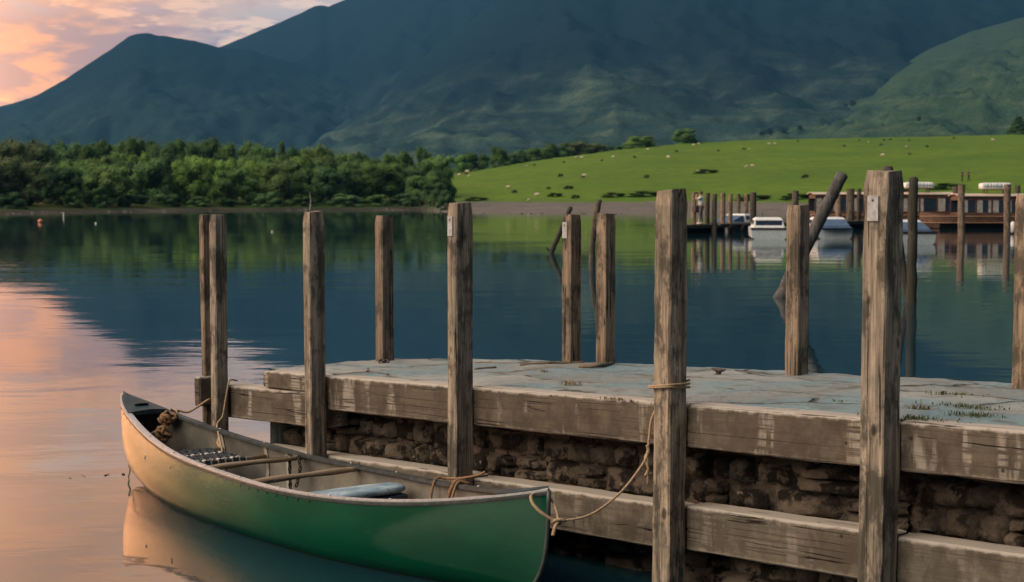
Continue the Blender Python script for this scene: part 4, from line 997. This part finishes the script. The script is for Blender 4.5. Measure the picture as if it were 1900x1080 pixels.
# ------------------------------------------------------------------ people
def skin_fig(name, joints, bones, radii, m, parent, sub=1):
    me = bpy.data.meshes.new(name); me.from_pydata(joints, bones, []); o = bpy.data.objects.new(name, me); C.objects.link(o); me.materials.append(m)
    if parent: o.parent = parent
    sk = o.modifiers.new('skin', 'SKIN'); sk.use_smooth_shade = True
    for v, r_ in zip(me.skin_vertices[0].data, radii): v.radius = r_ if isinstance(r_, tuple) else (r_, r_)
    me.skin_vertices[0].data[0].use_root = True
    ss = o.modifiers.new('sub', 'SUBSURF'); ss.levels = sub; ss.render_levels = sub
    return o
skin = plain('skin', (.42, .25, .18), .6, var=.08)
def person(label, loc, rz, pose, shirt, trousers, hairc, shoes, group=None, bag=None):
    """faces +X; 1.75 m tall"""
    e = empty('person', label, 'person', loc, rz, group)
    st_ = pose == 'walk'; fL, fR = (.22, -.22) if st_ else (.03, -.05)
    J_ = {'pel': (0, 0, .95), 'wst': (0, 0, 1.08), 'chest': (.0, 0, 1.30), 'nb': (-.01, 0, 1.45), 'nt': (.01, 0, 1.53), 'hd': (.03, 0, 1.63), 'ht': (.02, 0, 1.73)}
    L = {}
    for sd, k, f in ((1, 'L', fL), (-1, 'R', fR)):
        L['hip' + k] = (0, .10 * sd, .90); L['kn' + k] = (f * .55 + .03, .11 * sd, .50); L['an' + k] = (f, .11 * sd, .09); L['to' + k] = (f + .17, .12 * sd, .03)
        L['sh' + k] = (-.01, .19 * sd, 1.41)
        if pose == 'photo': L['el' + k] = (.20, .25 * sd, 1.30); L['wr' + k] = (.24, .09 * sd, 1.56); L['ha' + k] = (.22, .05 * sd, 1.63)
        else: L['el' + k] = (-.02 - f * .2, .24 * sd, 1.12); L['wr' + k] = (.10 - f * .5, .24 * sd, .90); L['ha' + k] = (.12 - f * .5, .23 * sd, .80)
    J_.update(L); nm = list(J_); ix = {k: i for i, k in enumerate(nm)}
    B_ = [('pel', 'wst'), ('wst', 'chest'), ('chest', 'nb'), ('nb', 'nt'), ('nt', 'hd'), ('hd', 'ht')]
    for k in 'LR': B_ += [('pel', 'hip' + k), ('hip' + k, 'kn' + k), ('kn' + k, 'an' + k), ('an' + k, 'to' + k), ('nb', 'sh' + k), ('sh' + k, 'el' + k), ('el' + k, 'wr' + k), ('wr' + k, 'ha' + k)]
    rad = {'pel': (.14, .11), 'wst': (.13, .10), 'chest': (.16, .12), 'nb': .075, 'nt': .055, 'hd': (.085, .095), 'ht': .065, 'hip': .095, 'kn': .062, 'an': .042, 'to': .035, 'sh': .062, 'el': .045, 'wr': .033, 'ha': .035}
    rr = [rad[k] if k in rad else rad[k[:-1]] for k in nm]
    skin_fig('body', [J_[k] for k in nm], [(ix[a], ix[b]) for a, b in B_], rr, skin, e)
    def sub_(name, keys, bones, grow, m, ends={}):
        js = [ends.get(k, J_[k]) for k in keys]; ii = {k: i for i, k in enumerate(keys)}
        rs_ = []
        for k in keys:
            r_ = rad[k] if k in rad else rad[k[:-1]]; rs_.append(tuple(q + grow for q in r_) if isinstance(r_, tuple) else r_ + grow)
        return skin_fig(name, js, [(ii[a], ii[b]) for a, b in bones], rs_, m, e)
    def mid(a, b, t): return tuple(J_[a][i] + (J_[b][i] - J_[a][i]) * t for i in range(3))
    sub_('shirt', ['pel', 'wst', 'chest', 'nb', 'shL', 'shR', 'elL', 'elR'], [('pel', 'wst'), ('wst', 'chest'), ('chest', 'nb'), ('nb', 'shL'), ('nb', 'shR'), ('shL', 'elL'), ('shR', 'elR')], .018, shirt, {'elL': mid('shL', 'elL', .75), 'elR': mid('shR', 'elR', .75), 'pel': (0, 0, .98)})
    sub_('trousers', ['pel', 'hipL', 'hipR', 'knL', 'knR', 'anL', 'anR'], [('pel', 'hipL'), ('pel', 'hipR'), ('hipL', 'knL'), ('hipR', 'knR'), ('knL', 'anL'), ('knR', 'anR')], .014, trousers)
    mb = MB(); mb.ball((.0, 0, 1.685), .115, 10, 7, sc=(1, .92, .85)); mb.build('hair', hairc, e, smooth=True)
    mb = MB()
    for k in 'LR':
        a = J_['an' + k]; mb2 = MB(); mb2.ball((a[0] + .06, a[1], .045), .07, 9, 6, sc=(1.9, .75, .7)); mb2.build('shoe', shoes, e, smooth=True)
    return e
tee = plain('pale_tee', (.68, .74, .76), .9, var=.08); trs = plain('grey_trousers', (.20, .19, .17), .9, var=.15); hr = plain('brown_hair', (.09, .05, .03), .8); shw = plain('white_shoe', (.7, .68, .65), .7)
dk1 = plain('dark_clothes', (.02, .035, .04), .9); dk2 = plain('dark_trousers', (.025, .03, .03), .9)

# ------------------------------------------------------------------ far jetty
JA = Vector((8.6, 84.5, 0)); JB = Vector((27.2, 106, 0)); JU = (JB - JA).normalized(); JN = Vector((JU.y, -JU.x, 0)); FR = math.atan2(JU.y, JU.x); JL = (JB - JA).length
fj = empty('boat_jetty', 'low dark plank jetty at right where the white cabin boats are moored', 'jetty', JA, FR)
mb = MB(); r = random.Random(9); x = 0
while x < JL: mb.box((x, -.02, .42 + r.uniform(0, .012)), (x + .17, 1.5, .48 + r.uniform(-.004, .006))); x += .185
mb.build('plank_deck', M['dock'], fj)
for y in (.03,):
    mb = MB(); mb.box((0, y, .28), (JL, y + .09, .415)); mb.build('bearer', M['pile'], fj)
def jx(px):
    a = (px - 950) / F; return (a * JA.y - JA.x) / (JU.x - a * JU.y)
for p0, p1 in ((1262, 1321), (1332, 1347), (1572, 1604)):
    mb = MB(); mb.box((jx(p0), .15, -.25), (jx(p1), 1.35, .275)); mb.build('underside_shade_box', M['black'], fj, bevel=.03)  # black boxes put in as the dark shade under the planks
jm = Matrix.Translation(JA) @ Matrix.Rotation(FR, 4, 'Z')
fp = None
def farpost(px, pytop, w, y, label, m=None, seed=0):
    X = jx(px); p = jm @ Vector((X, y, 0)); p = Vector(((px - 950) / F * p.y, p.y, 0)); top = H + (365 - pytop) / F * p.y
    mb = MB(); rw = w / 2 / F * p.y; pts = [(.02 * noise.noise(Vector((seed, i, 0))), 0, -.8 + (top + .8) * i / 6) for i in range(7)]
    mb.tube(pts, [rw * (1 + .08 * noise.noise(Vector((seed, i, 4)))) for i in range(7)], 9); o = mb.build('jetty_pile', m or M['pile'], smooth=True, sharp=60, loc=p); tag(o, label, 'pile', 'round timber piles of the far jetty')
FPN = 'boat jetty pile, '
farpost(1287, 357, 9, 1.75, FPN + 'just left of the man in the pale shirt', seed=1, m=M['post2'])
farpost(1312, 358, 9, 1.75, FPN + 'just behind the right shoulder of the man', seed=2)
farpost(1325, 360, 10, -.18, FPN + 'standing in front of the planks right of the man', seed=3)
farpost(1341, 358, 9, 1.9, FPN + 'third to the right of the man', seed=4, m=M['post2'])
farpost(1355, 360, 8, 2.0, FPN + 'above the left end of the nearest cabin boat', seed=5, m=M['post2'])
farpost(1370, 360, 7, 5.5, FPN + 'thin one above the cabin window of the nearest boat', seed=6)
farpost(1384, 360, 8, 5.5, FPN + 'just left of the thick front pile at the cabin boat', seed=7, m=M['post2'])
farpost(1397, 357, 12, -.2, FPN + 'thick dark one in front of the nearest cabin boat', seed=8)
farpost(1475, 354, 12, 4.0, FPN + 'its top showing above the back post by the leaning log', seed=9)
farpost(1555, 362, 11, -.2, FPN + 'pale one in front of the planks right of the leaning log', seed=10, m=M['post2'])
farpost(1577, 350, 15, 1.8, FPN + 'thick one left of the tallest front post', seed=11)
farpost(1593, 350, 8, 1.8, FPN + 'thin one touching the tallest front post on its left', seed=12)
def tyre(px, y, label):
    X = jx(px); p = jm @ Vector((X, y, 0)); mb = MB(); n = 20; rings = []
    for i in range(n):
        a = 2 * math.pi * i / n; c = Vector((math.cos(a), 0, math.sin(a)))
        rings.append([c * (.24 + .085 * math.cos(b)) + Vector((0, .085 * math.sin(b), 0)) for b in [2 * math.pi * k / 8 for k in range(8)]])
    rings.append(rings[0]); mb.rings(rings, cap=False); o = mb.build('tyre_fender', M['tyre'], smooth=True, loc=(p.x, p.y, .12), rot=(0, 0, FR)); tag(o, label, 'tyre', 'tyre fenders under the far jetty')
tyre(1354, -.12, 'black tyre hanging under the planks, left one below the nearest cabin boat'); tyre(1378, -.12, 'black tyre hanging under the planks, right one below the nearest cabin boat'); tyre(1527, -.12, 'black tyre under the planks, left one by the boat right of the leaning log'); tyre(1544, -.12, 'black tyre under the planks, right one by the boat right of the leaning log')

# cabin boats
def cruiser(label, pxc, y, length, seed, cab=(-.9, 1.5), bluecov=True, stern=None):
    X = jx(pxc); p = jm @ Vector((X, y, 0)); p = Vector(((pxc - 950) / F * p.y, p.y, 0))
    rz = FR
    if stern: p = Vector(((pxc - 950) / F * stern, stern, 0)) + Vector((0, length / 2, 0)); rz = R(90 + 6 * seed - 18)
    e = empty('cabin_boat', label, 'boat', p, rz, 'white cabin boats at the jetty')
    Lh = length / 2; rings = []
    for i in range(17):
        t = -1 + i / 8; b = .85 * (1 - max(0, t) ** 2.6) ** .8 * (1 if t > -.9 else .95); b = max(b, .02); sh_ = .52 + .12 * max(0, t) ** 2; kz = -.25 + .3 * max(0, t) ** 3
        rings.append([Vector((Lh * t + (.12 * max(0, t) * (zf - .3)), b * yf, kz + (sh_ - kz) * zf)) for yf, zf in ((-1, 1), (-1.0, .75), (-.96, .45), (-.6, .12), (0, 0), (.6, .12), (.96, .45), (1.0, .75), (1, 1))])
    mb = MB(); mb.rings(rings); mb.build('hull', M['hullgrey'], e, smooth=True, sharp=40)
    mb = MB(); mb.box((-Lh, -.86, .40), (Lh * .75, -.853, .45)); mb.build('stripe', plain('blue_stripe', (.05, .12, .22), .4), e)
    mb = MB(); mb.box((-Lh - .03, -.84, .44), (-Lh - .004, .84, .53)); mb.build('stern_trim', M['metal'], e)
    x0, x1 = cab
    mb = MB(); w = .68
    mb.rings([[Vector((a, -b, z)), Vector((a2, -b, z)), Vector((a2, b, z)), Vector((a, b, z))] for a, a2, b, z in ((x0, x1 + .35, w + .05, .5), (x0 + .02, x1 + .12, w, .72), (x0 + .05, x1 - .02, w - .04, .90), (x0 + .12, x1 - .12, w - .14, .98))]); mb.build('cabin', M['white'], e, bevel=.03)
    for sgn in (-1, 1):
        nwin = 3 if x1 - x0 > 2 else 2
        for i in range(nwin):
            a = x0 + .12 + (x1 - x0 - .2) * i / nwin; b = x0 + (x1 - x0 - .2) * (i + 1) / nwin + .02
            mb = MB(); mb.add([(a, sgn * (w + .022), .60), (b, sgn * (w + .022), .60), (b - .04, sgn * (w - .012), .86), (a + .05, sgn * (w - .012), .86), (a, sgn * (w + .0), .60), (b, sgn * (w + .0), .60), (b - .04, sgn * (w - .03), .86), (a + .05, sgn * (w - .03), .86)], [(0, 1, 2, 3), (7, 6, 5, 4), (0, 4, 5, 1), (1, 5, 6, 2), (2, 6, 7, 3), (3, 7, 4, 0)]); mb.build('window', M['pane'], e)
    mb = MB(); mb.box((x0 + .06, -w + .08, .60), (x0 + .012, w - .08, .86)); mb.build('window', M['pane'], e)
    if bluecov:
        mb = MB(); mb.rings([[Vector((x0 - 1.1, -.7, .5)), Vector((x0 - 1.1, .7, .5)), Vector((x0 - 1.05, .6, .62)), Vector((x0 - 1.05, -.6, .62))], [Vector((x0 - .02, -.7, .5)), Vector((x0 - .02, .7, .5)), Vector((x0 - .02, .6, .9)), Vector((x0 - .02, -.6, .9))]]); mb.build('cover', plain('blue_canvas', (.05, .10, .18), .8), e)
    mb = MB(); mb.tube([(x1 - .5, .2, .97), (x1 - .5, .2, 1.22)], .018, 6); mb.build('mast', M['metal'], e)
    return e
cruiser('white cabin boat with dark blue windows behind the jetty, nearest the man', 1376, 4.4, 4.4, 1, (-.75, .45))
cruiser('white cabin boat seen between the thick pile and the leaning-log back post', 1437, 4.6, 4.6, 2, (-1.9, .5), False, 74)
cruiser('white cabin boat with blue cover just right of the leaning log', 1549, 4.4, 4.4, 3, (-1.5, .8), True, 75)
cruiser('white boat partly hidden behind the tallest front post and the dark pile', 1692, 4.4, 3.8, 4, (-.8, .6), True, 66)
mb = MB(); mb.tube([(0, 0, .05), (0, 0, .12), (0, 0, .5), (0, 0, .6), (0, 0, .66)], [.06, .13, .13, .09, .03], 12); fpz = onz(1879, 434, 0); o = mb.build('white_fender', M['white'], smooth=True, loc=fpz); tag(o, 'upright white fender at the waterline beside the back post at right edge', 'fender')
mb = MB(); mb.tube([(0, 0, 0), (0, 0, .02), (0, 0, .24), (0, 0, .26)], [.10, .115, .135, .13], 12); pk = jm @ Vector((jx(1311), .4, .482)); o = mb.build('white_bucket', M['white'], smooth=True, sharp=50, loc=pk); tag(o, 'small white bucket on the planks at the feet of the man in pale shirt', 'bucket')

# the man photographing, and two walkers on the meadow
pm_ = jm @ Vector((jx(1300), .55, .484)); pm_ = Vector(((1300 - 950) / F * pm_.y, pm_.y, .484))
person('person in pale tee and grey trousers on the boat jetty, camera raised to face', pm_, R(160), 'photo', tee, trs, hr, shw)
mb = MB(); mb.box((-.04, -.07, -.045), (.04, .07, .045)); mb.tube([(.04, 0, 0), (.12, 0, 0)], .035, 10); o = mb.build('camera', M['black'], loc=pm_ + Matrix.Rotation(R(160), 3, 'Z') @ Vector((.22, 0, 1.645)), rot=(0, 0, R(160)), bevel=.006); tag(o, 'small black camera held to the face by the person on the jetty', 'camera')
mb = MB(); mb.rings([[Vector((x, y * k, z)) for x, y in ((-.11, -.18), (.11, -.18), (.11, .18), (-.11, .18))] for z, k in ((0, .9), (.1, 1), (.3, .95), (.38, .7))]); o = mb.build('shoulder_bag', plain('dark_bag', (.05, .04, .03), .8), loc=pm_ + Vector((-.30, -.05, .62)), rot=(0, 0, .4), bevel=.02); tag(o, 'dark brown bag hanging in front of the person on the jetty', 'bag')
w1 = meadow_hit(1785, 337); w2 = meadow_hit(1797, 336)
person('person in dark clothes walking on the meadow above the launches, left of two', (w1.x, w1.y, ground_z(w1.x, w1.y)), .4, 'walk', dk1, dk2, dk2, dk2)
person('person in dark clothes walking on the meadow above the launches, right of two', (w2.x, w2.y, ground_z(w2.x, w2.y)), .1, 'walk', dk2, dk1, dk2, dk2)

# wooden launches with rafts on their roofs
def launch(label, pxa, pxb, Yl, cab, roofz, nwin):
    xa, xb = (pxa - 950) / F * Yl, (pxb - 950) / F * Yl; L = xb - xa
    e = empty('wooden_launch', label, 'boat', (xa, Yl, 0), R(2), 'varnished wooden launches')
    rings = []
    for i in range(21):
        t = i / 20; b = 1.15 * (1 - max(0, (.25 - t) / .25) ** 2.2) ** .7 if t < .25 else 1.15 * (1 - .15 * ((t - .25) / .75) ** 2)
        b = max(b, .04); sh_ = .80 + .22 * max(0, (.3 - t) / .3) ** 2
        rings.append([Vector((L * t, b * yf, -.35 + (sh_ + .35) * zf)) for yf, zf in ((-1, 1), (-.99, .8), (-.96, .6), (-.8, .3), (0, 0), (.8, .3), (.96, .6), (.99, .8), (1, 1))])
    mb = MB(); mb.rings(rings)
    for k, f in enumerate(mb.f):
        zc = sum(mb.v[i][2] for i in f) / len(f)
        if zc < .22: mb.m[k] = 1
    mb.build('hull', [plain('varnish_hull', (.115, .066, .044), .4, var=.3, scale=3), M['black']], e, smooth=True, sharp=40)
    for z in (.74, .36):
        mb = MB(); pts = [(L * i / 20, (rings[i][1].y if z > .5 else rings[i][2].y) - .03, z) for i in range(21)]; mb.tube(pts, .03, 6); mb.build('rub_rail', plain('pale_rail', (.32, .19, .11), .5), e, smooth=True)
    c0, c1 = (cab[0] - pxa) / (pxb - pxa) * L, (cab[1] - pxa) / (pxb - pxa) * L
    W_ = .95
    mb = MB(); mb.box((c0, -W_, .75), (c1, W_, .98)); mb.box((c0, -W_, roofz - .32), (c1, W_, roofz - .04)); mb.build('cabin_side', M['varnish'], e)
    for i in range(nwin + 1):
        x = c0 + (c1 - c0) * i / nwin
        for y in (-W_ - .004, W_ - .05):
            mb = MB(); mb.box((x - .05, y, .978), (x + .05, y + .054, roofz - .318)); mb.build('window_post', M['varnish'], e)
    for i in range(nwin):
        a, b = c0 + (c1 - c0) * i / nwin + .05, c0 + (c1 - c0) * (i + 1) / nwin - .05
        mb = MB(); mb.box((a, -W_ + .02, .98), (b, -W_ + .028, roofz - .32)); w = mb.build('window', M['pane'], e)
        k = rnd.uniform(.15, .5)
        n = 8
        for (q0, q1) in ((a + .02, a + (b - a) * k),) + (((b - (b - a) * .2, b - .02),) if i % 2 else ()):
            mb = MB(); vs = [(q0 + (q1 - q0) * j / n, -W_ + .008 + .006 * math.sin(j * 2.2), z) for j in range(n + 1) for z in (.985, roofz - .325)]
            mb.add(vs, [(2 * j, 2 * j + 2, 2 * j + 3, 2 * j + 1) for j in range(n)]); mb.build('curtain', M['curtain'], w)
        mb = MB(); mb.box((a, W_ - .03, .98), (b, W_ - .022, roofz - .32)); mb.build('window', M['pane'], e)
    mb = MB(); n = 12; vs = []
    rr_ = [[Vector((c0 - .15 if s_i == 0 else c1 + .15, -1.08 + 2.16 * j / n, roofz - .03 + .12 * (1 - (2 * j / n - 1) ** 2))) for j in range(n + 1)] + [Vector((c0 - .15 if s_i == 0 else c1 + .15, 1.08 - 2.16 * j / n, roofz - .08 + .12 * (1 - (1 - 2 * j / n) ** 2))) for j in range(n + 1)] for s_i in (0, 1)]
    mb.rings(rr_); mb.build('roof', M['roofcream'], e, smooth=True, sharp=40)
    return e, roofz + .09
def raft(label, px0, px1, Y, z, rack=True):
    x0, x1 = (px0 - 950) / F * Y, (px1 - 950) / F * Y; L = x1 - x0
    e = empty('buoyancy_raft', label, 'raft', ((x0 + x1) / 2, Y, z), 0, 'white rafts on the launch roofs')
    mb = MB()
    for x in (-L * .3, L * .3):
        for y in (-.3, .3): mb.box((x - .03, y - .03, -.06), (x + .03, y + .03, .22))
    for y in (-.3, .3): mb.box((-L * .38, y - .025, .22), (L * .38, y + .025, .26))
    mb.build('rack', M['varnish'], e)
    mb = MB(); rings = []
    for i in range(25):
        u = -1 + i / 12; k = (1 - abs(u) ** 8) ** .35 * .96 + .04; rib = 1 + .05 * (1 if i % 2 else -1)
        rings.append([Vector((L / 2 * u, .48 * k * rib * math.copysign(abs(math.cos(a)) ** .4, math.cos(a)), .46 + .20 * k * rib * math.copysign(abs(math.sin(a)) ** .5, math.sin(a)))) for a in [2 * math.pi * j / 16 for j in range(16)]])
    mb.rings(rings); mb.build('float', M['white'], e, smooth=True, sharp=30)
    mb = MB()
    for i in range(9):
        x = -L * .42 + L * .84 * i / 8; mb.box((x - .015, -.512, .30), (x + .015, -.50, .62))
    mb.box((-L * .44, -.52, .44), (L * .44, -.508, .48)); mb.build('lashing', plain('grey_blue_strap', (.22, .32, .38), .7), e)
_, rz1 = launch('varnished wooden launch with cream roof and white raft, left of the two launches', 1500, 1800, 108, (1506, 1764), H + 6 / F * 108, 8)
_, rz2 = launch('varnished wooden launch with white raft, right of two, cut by the picture edge', 1706, 2010, 100, (1772, 1891), H + 3 / F * 100, 4)
raft('white strapped buoyancy raft on the left launch roof behind the dark pile', 1674, 1731, 108, rz1)
raft('white strapped buoyancy raft on the right launch roof, near the picture edge', 1815, 1874, 100, rz2)
for px, pt, w, Y, lab, mm in ((1783, 343, 13, 82, 'grey pile standing in front of the right launch below the two walkers', M['post2']), (1868, 342, 13, 82, 'grey pile standing in front of the right launch below its raft', M['post2']), (1772, 346, 11, 104, 'dark pile between the roofs of the two launches', M['pile']), (1886, 344, 11, 108, 'dark pile top behind the right launch beside the picture-edge back post', M['pile'])):
    x = (px - 950) / F * Y; top = H + (365 - pt) / F * Y; rw = w / 2 / F * Y
    mb = MB(); mb.tube([(.015 * math.sin(i), 0, -.8 + (top + .8) * i / 6) for i in range(7)], [rw] * 7, 9); o = mb.build('launch_pile', mm, smooth=True, sharp=60, loc=(x, Y, 0)); tag(o, lab, 'pile', 'piles beside the launches')

# ------------------------------------------------------------------ leaning piles in open water
def leaning(name, label, base_px, top_px, dia, m, bend=0.0, ytop=None, seed=0, sub=.6, knob=False):
    b = onz(*base_px, 0); t = at(top_px[0], top_px[1], ytop or b.y); o0 = b.copy(); d_ = (t - b); mb = MB(); n = 16; pts = []; rad = []
    for i in range(-3, n + 1):
        u = i / n; p = d_ * u + Vector((bend * math.sin(math.pi * max(0, u)), 0, 0)); pts.append(p + Vector((.02 * noise.noise(Vector((i * .5, seed, 0))), .02 * noise.noise(Vector((i * .5, seed, 5))), 0)))
        rad.append(dia / 2 * (1.05 - .12 * u) * (1 + .07 * noise.noise(Vector((i * .7, seed, 9)))))
    pts.append(pts[-1] + d_.normalized() * .04); rad.append(rad[-1] * .6)
    mb.tube(pts, rad, 12)
    if knob: mb.tube([d_ * .03, d_ * .05 + Vector((-.18, 0, .12))], [.05, .03], 7)
    o = mb.build(name, m, smooth=True, sharp=60, loc=o0); tag(o, label, 'pile', 'old piles leaning in the water'); return o
leaning('leaning_log', 'thick grey log leaning to the right out of the water behind a back post', (1448, 552), (1563, 324), .25, M['pilegrey'], seed=1)
leaning('mooring_pile', 'tall dark upright pile standing in the water right of the tallest front post', (1691, 562), (1695, 332), .18, M['piledark'], seed=2)
leaning('mooring_pile', 'dark pile leaning against the tall upright pile, forming a V at the water', (1689, 558), (1662, 322), .15, M['piledark'], seed=3, bend=-.09)
leaning('mooring_pile', 'thin dark pile leaning right, showing either side of the white-plated back post', (1022, 471), (1059, 385), .17, M['piledark'], seed=4, knob=True)
leaning('mooring_pile', 'slightly curved dark pile just left of the darker back post', (1098, 487), (1112, 372), .18, M['pile'], bend=-.05, seed=5)
x5 = (1645 - 950) / F * 31; mb = MB(); mb.tube([(0, 0, -.6), (0, 0, 1), (0, 0, 2.45), (0, 0, 2.53)], [.125, .12, .115, .09], 12); o = mb.build('mooring_pile', M['pilegrey'], smooth=True, sharp=60, loc=(x5, 31, 0)); tag(o, 'round grey pile whose top shows above the tallest front post', 'pile', 'old piles leaning in the water')

# ------------------------------------------------------------------ buoys and a marker
def buoy(px, py, r_, m, label):
    p = onz(px, py, 0); e = empty('mooring_buoy', label, 'buoy', p); mb = MB(); mb.ball((0, 0, r_ * .45), r_, 14, 9, sc=(1, 1, .95)); mb.build('float', m, e, smooth=True)
    mb = MB(); mb.tube([(r_ * .25 * math.cos(a), 0, r_ * 1.45 + r_ * .25 * math.sin(a)) for a in [i * math.pi / 6 for i in range(13)]], r_ * .06, 6); mb.build('ring', M['metal'], e, smooth=True)
buoy(75, 413, .19, M['orange'], 'orange mooring buoy floating near the wooded shore at far left')
buoy(178, 415, .07, M['white'], 'small white buoy floating right of the orange buoy')
buoy(505, 430, .05, M['white'], 'tiny pale buoy floating between the touching posts and the bow post')
p = onz(118, 402, 0); mb = MB(); mb.tube([(0, 0, -.3), (0, 0, .34)], .04, 8); mb.ball((0, 0, .36), .06, 8, 6); o = mb.build('marker_post', M['white'], smooth=True, loc=p); tag(o, 'thin white marker post in the water near the wooded shore', 'marker post')

# ------------------------------------------------------------------ haze
hm = bpy.data.materials.new('haze_air'); hm.use_nodes = True
nt = hm.node_tree; nt.nodes.clear()
pv = nd(nt, 'ShaderNodeVolumePrincipled', {'Color': (.10, .385, .82, 1), 'Density': 7.5e-5, 'Anisotropy': 0.0})
nd(nt, 'ShaderNodeOutputMaterial', {'Volume': pv.outputs[0]})
o = MB().box((-7800, -500, -1.9), (7800, 8200, 1150)).build('haze', hm); struct(o, 'stuff')
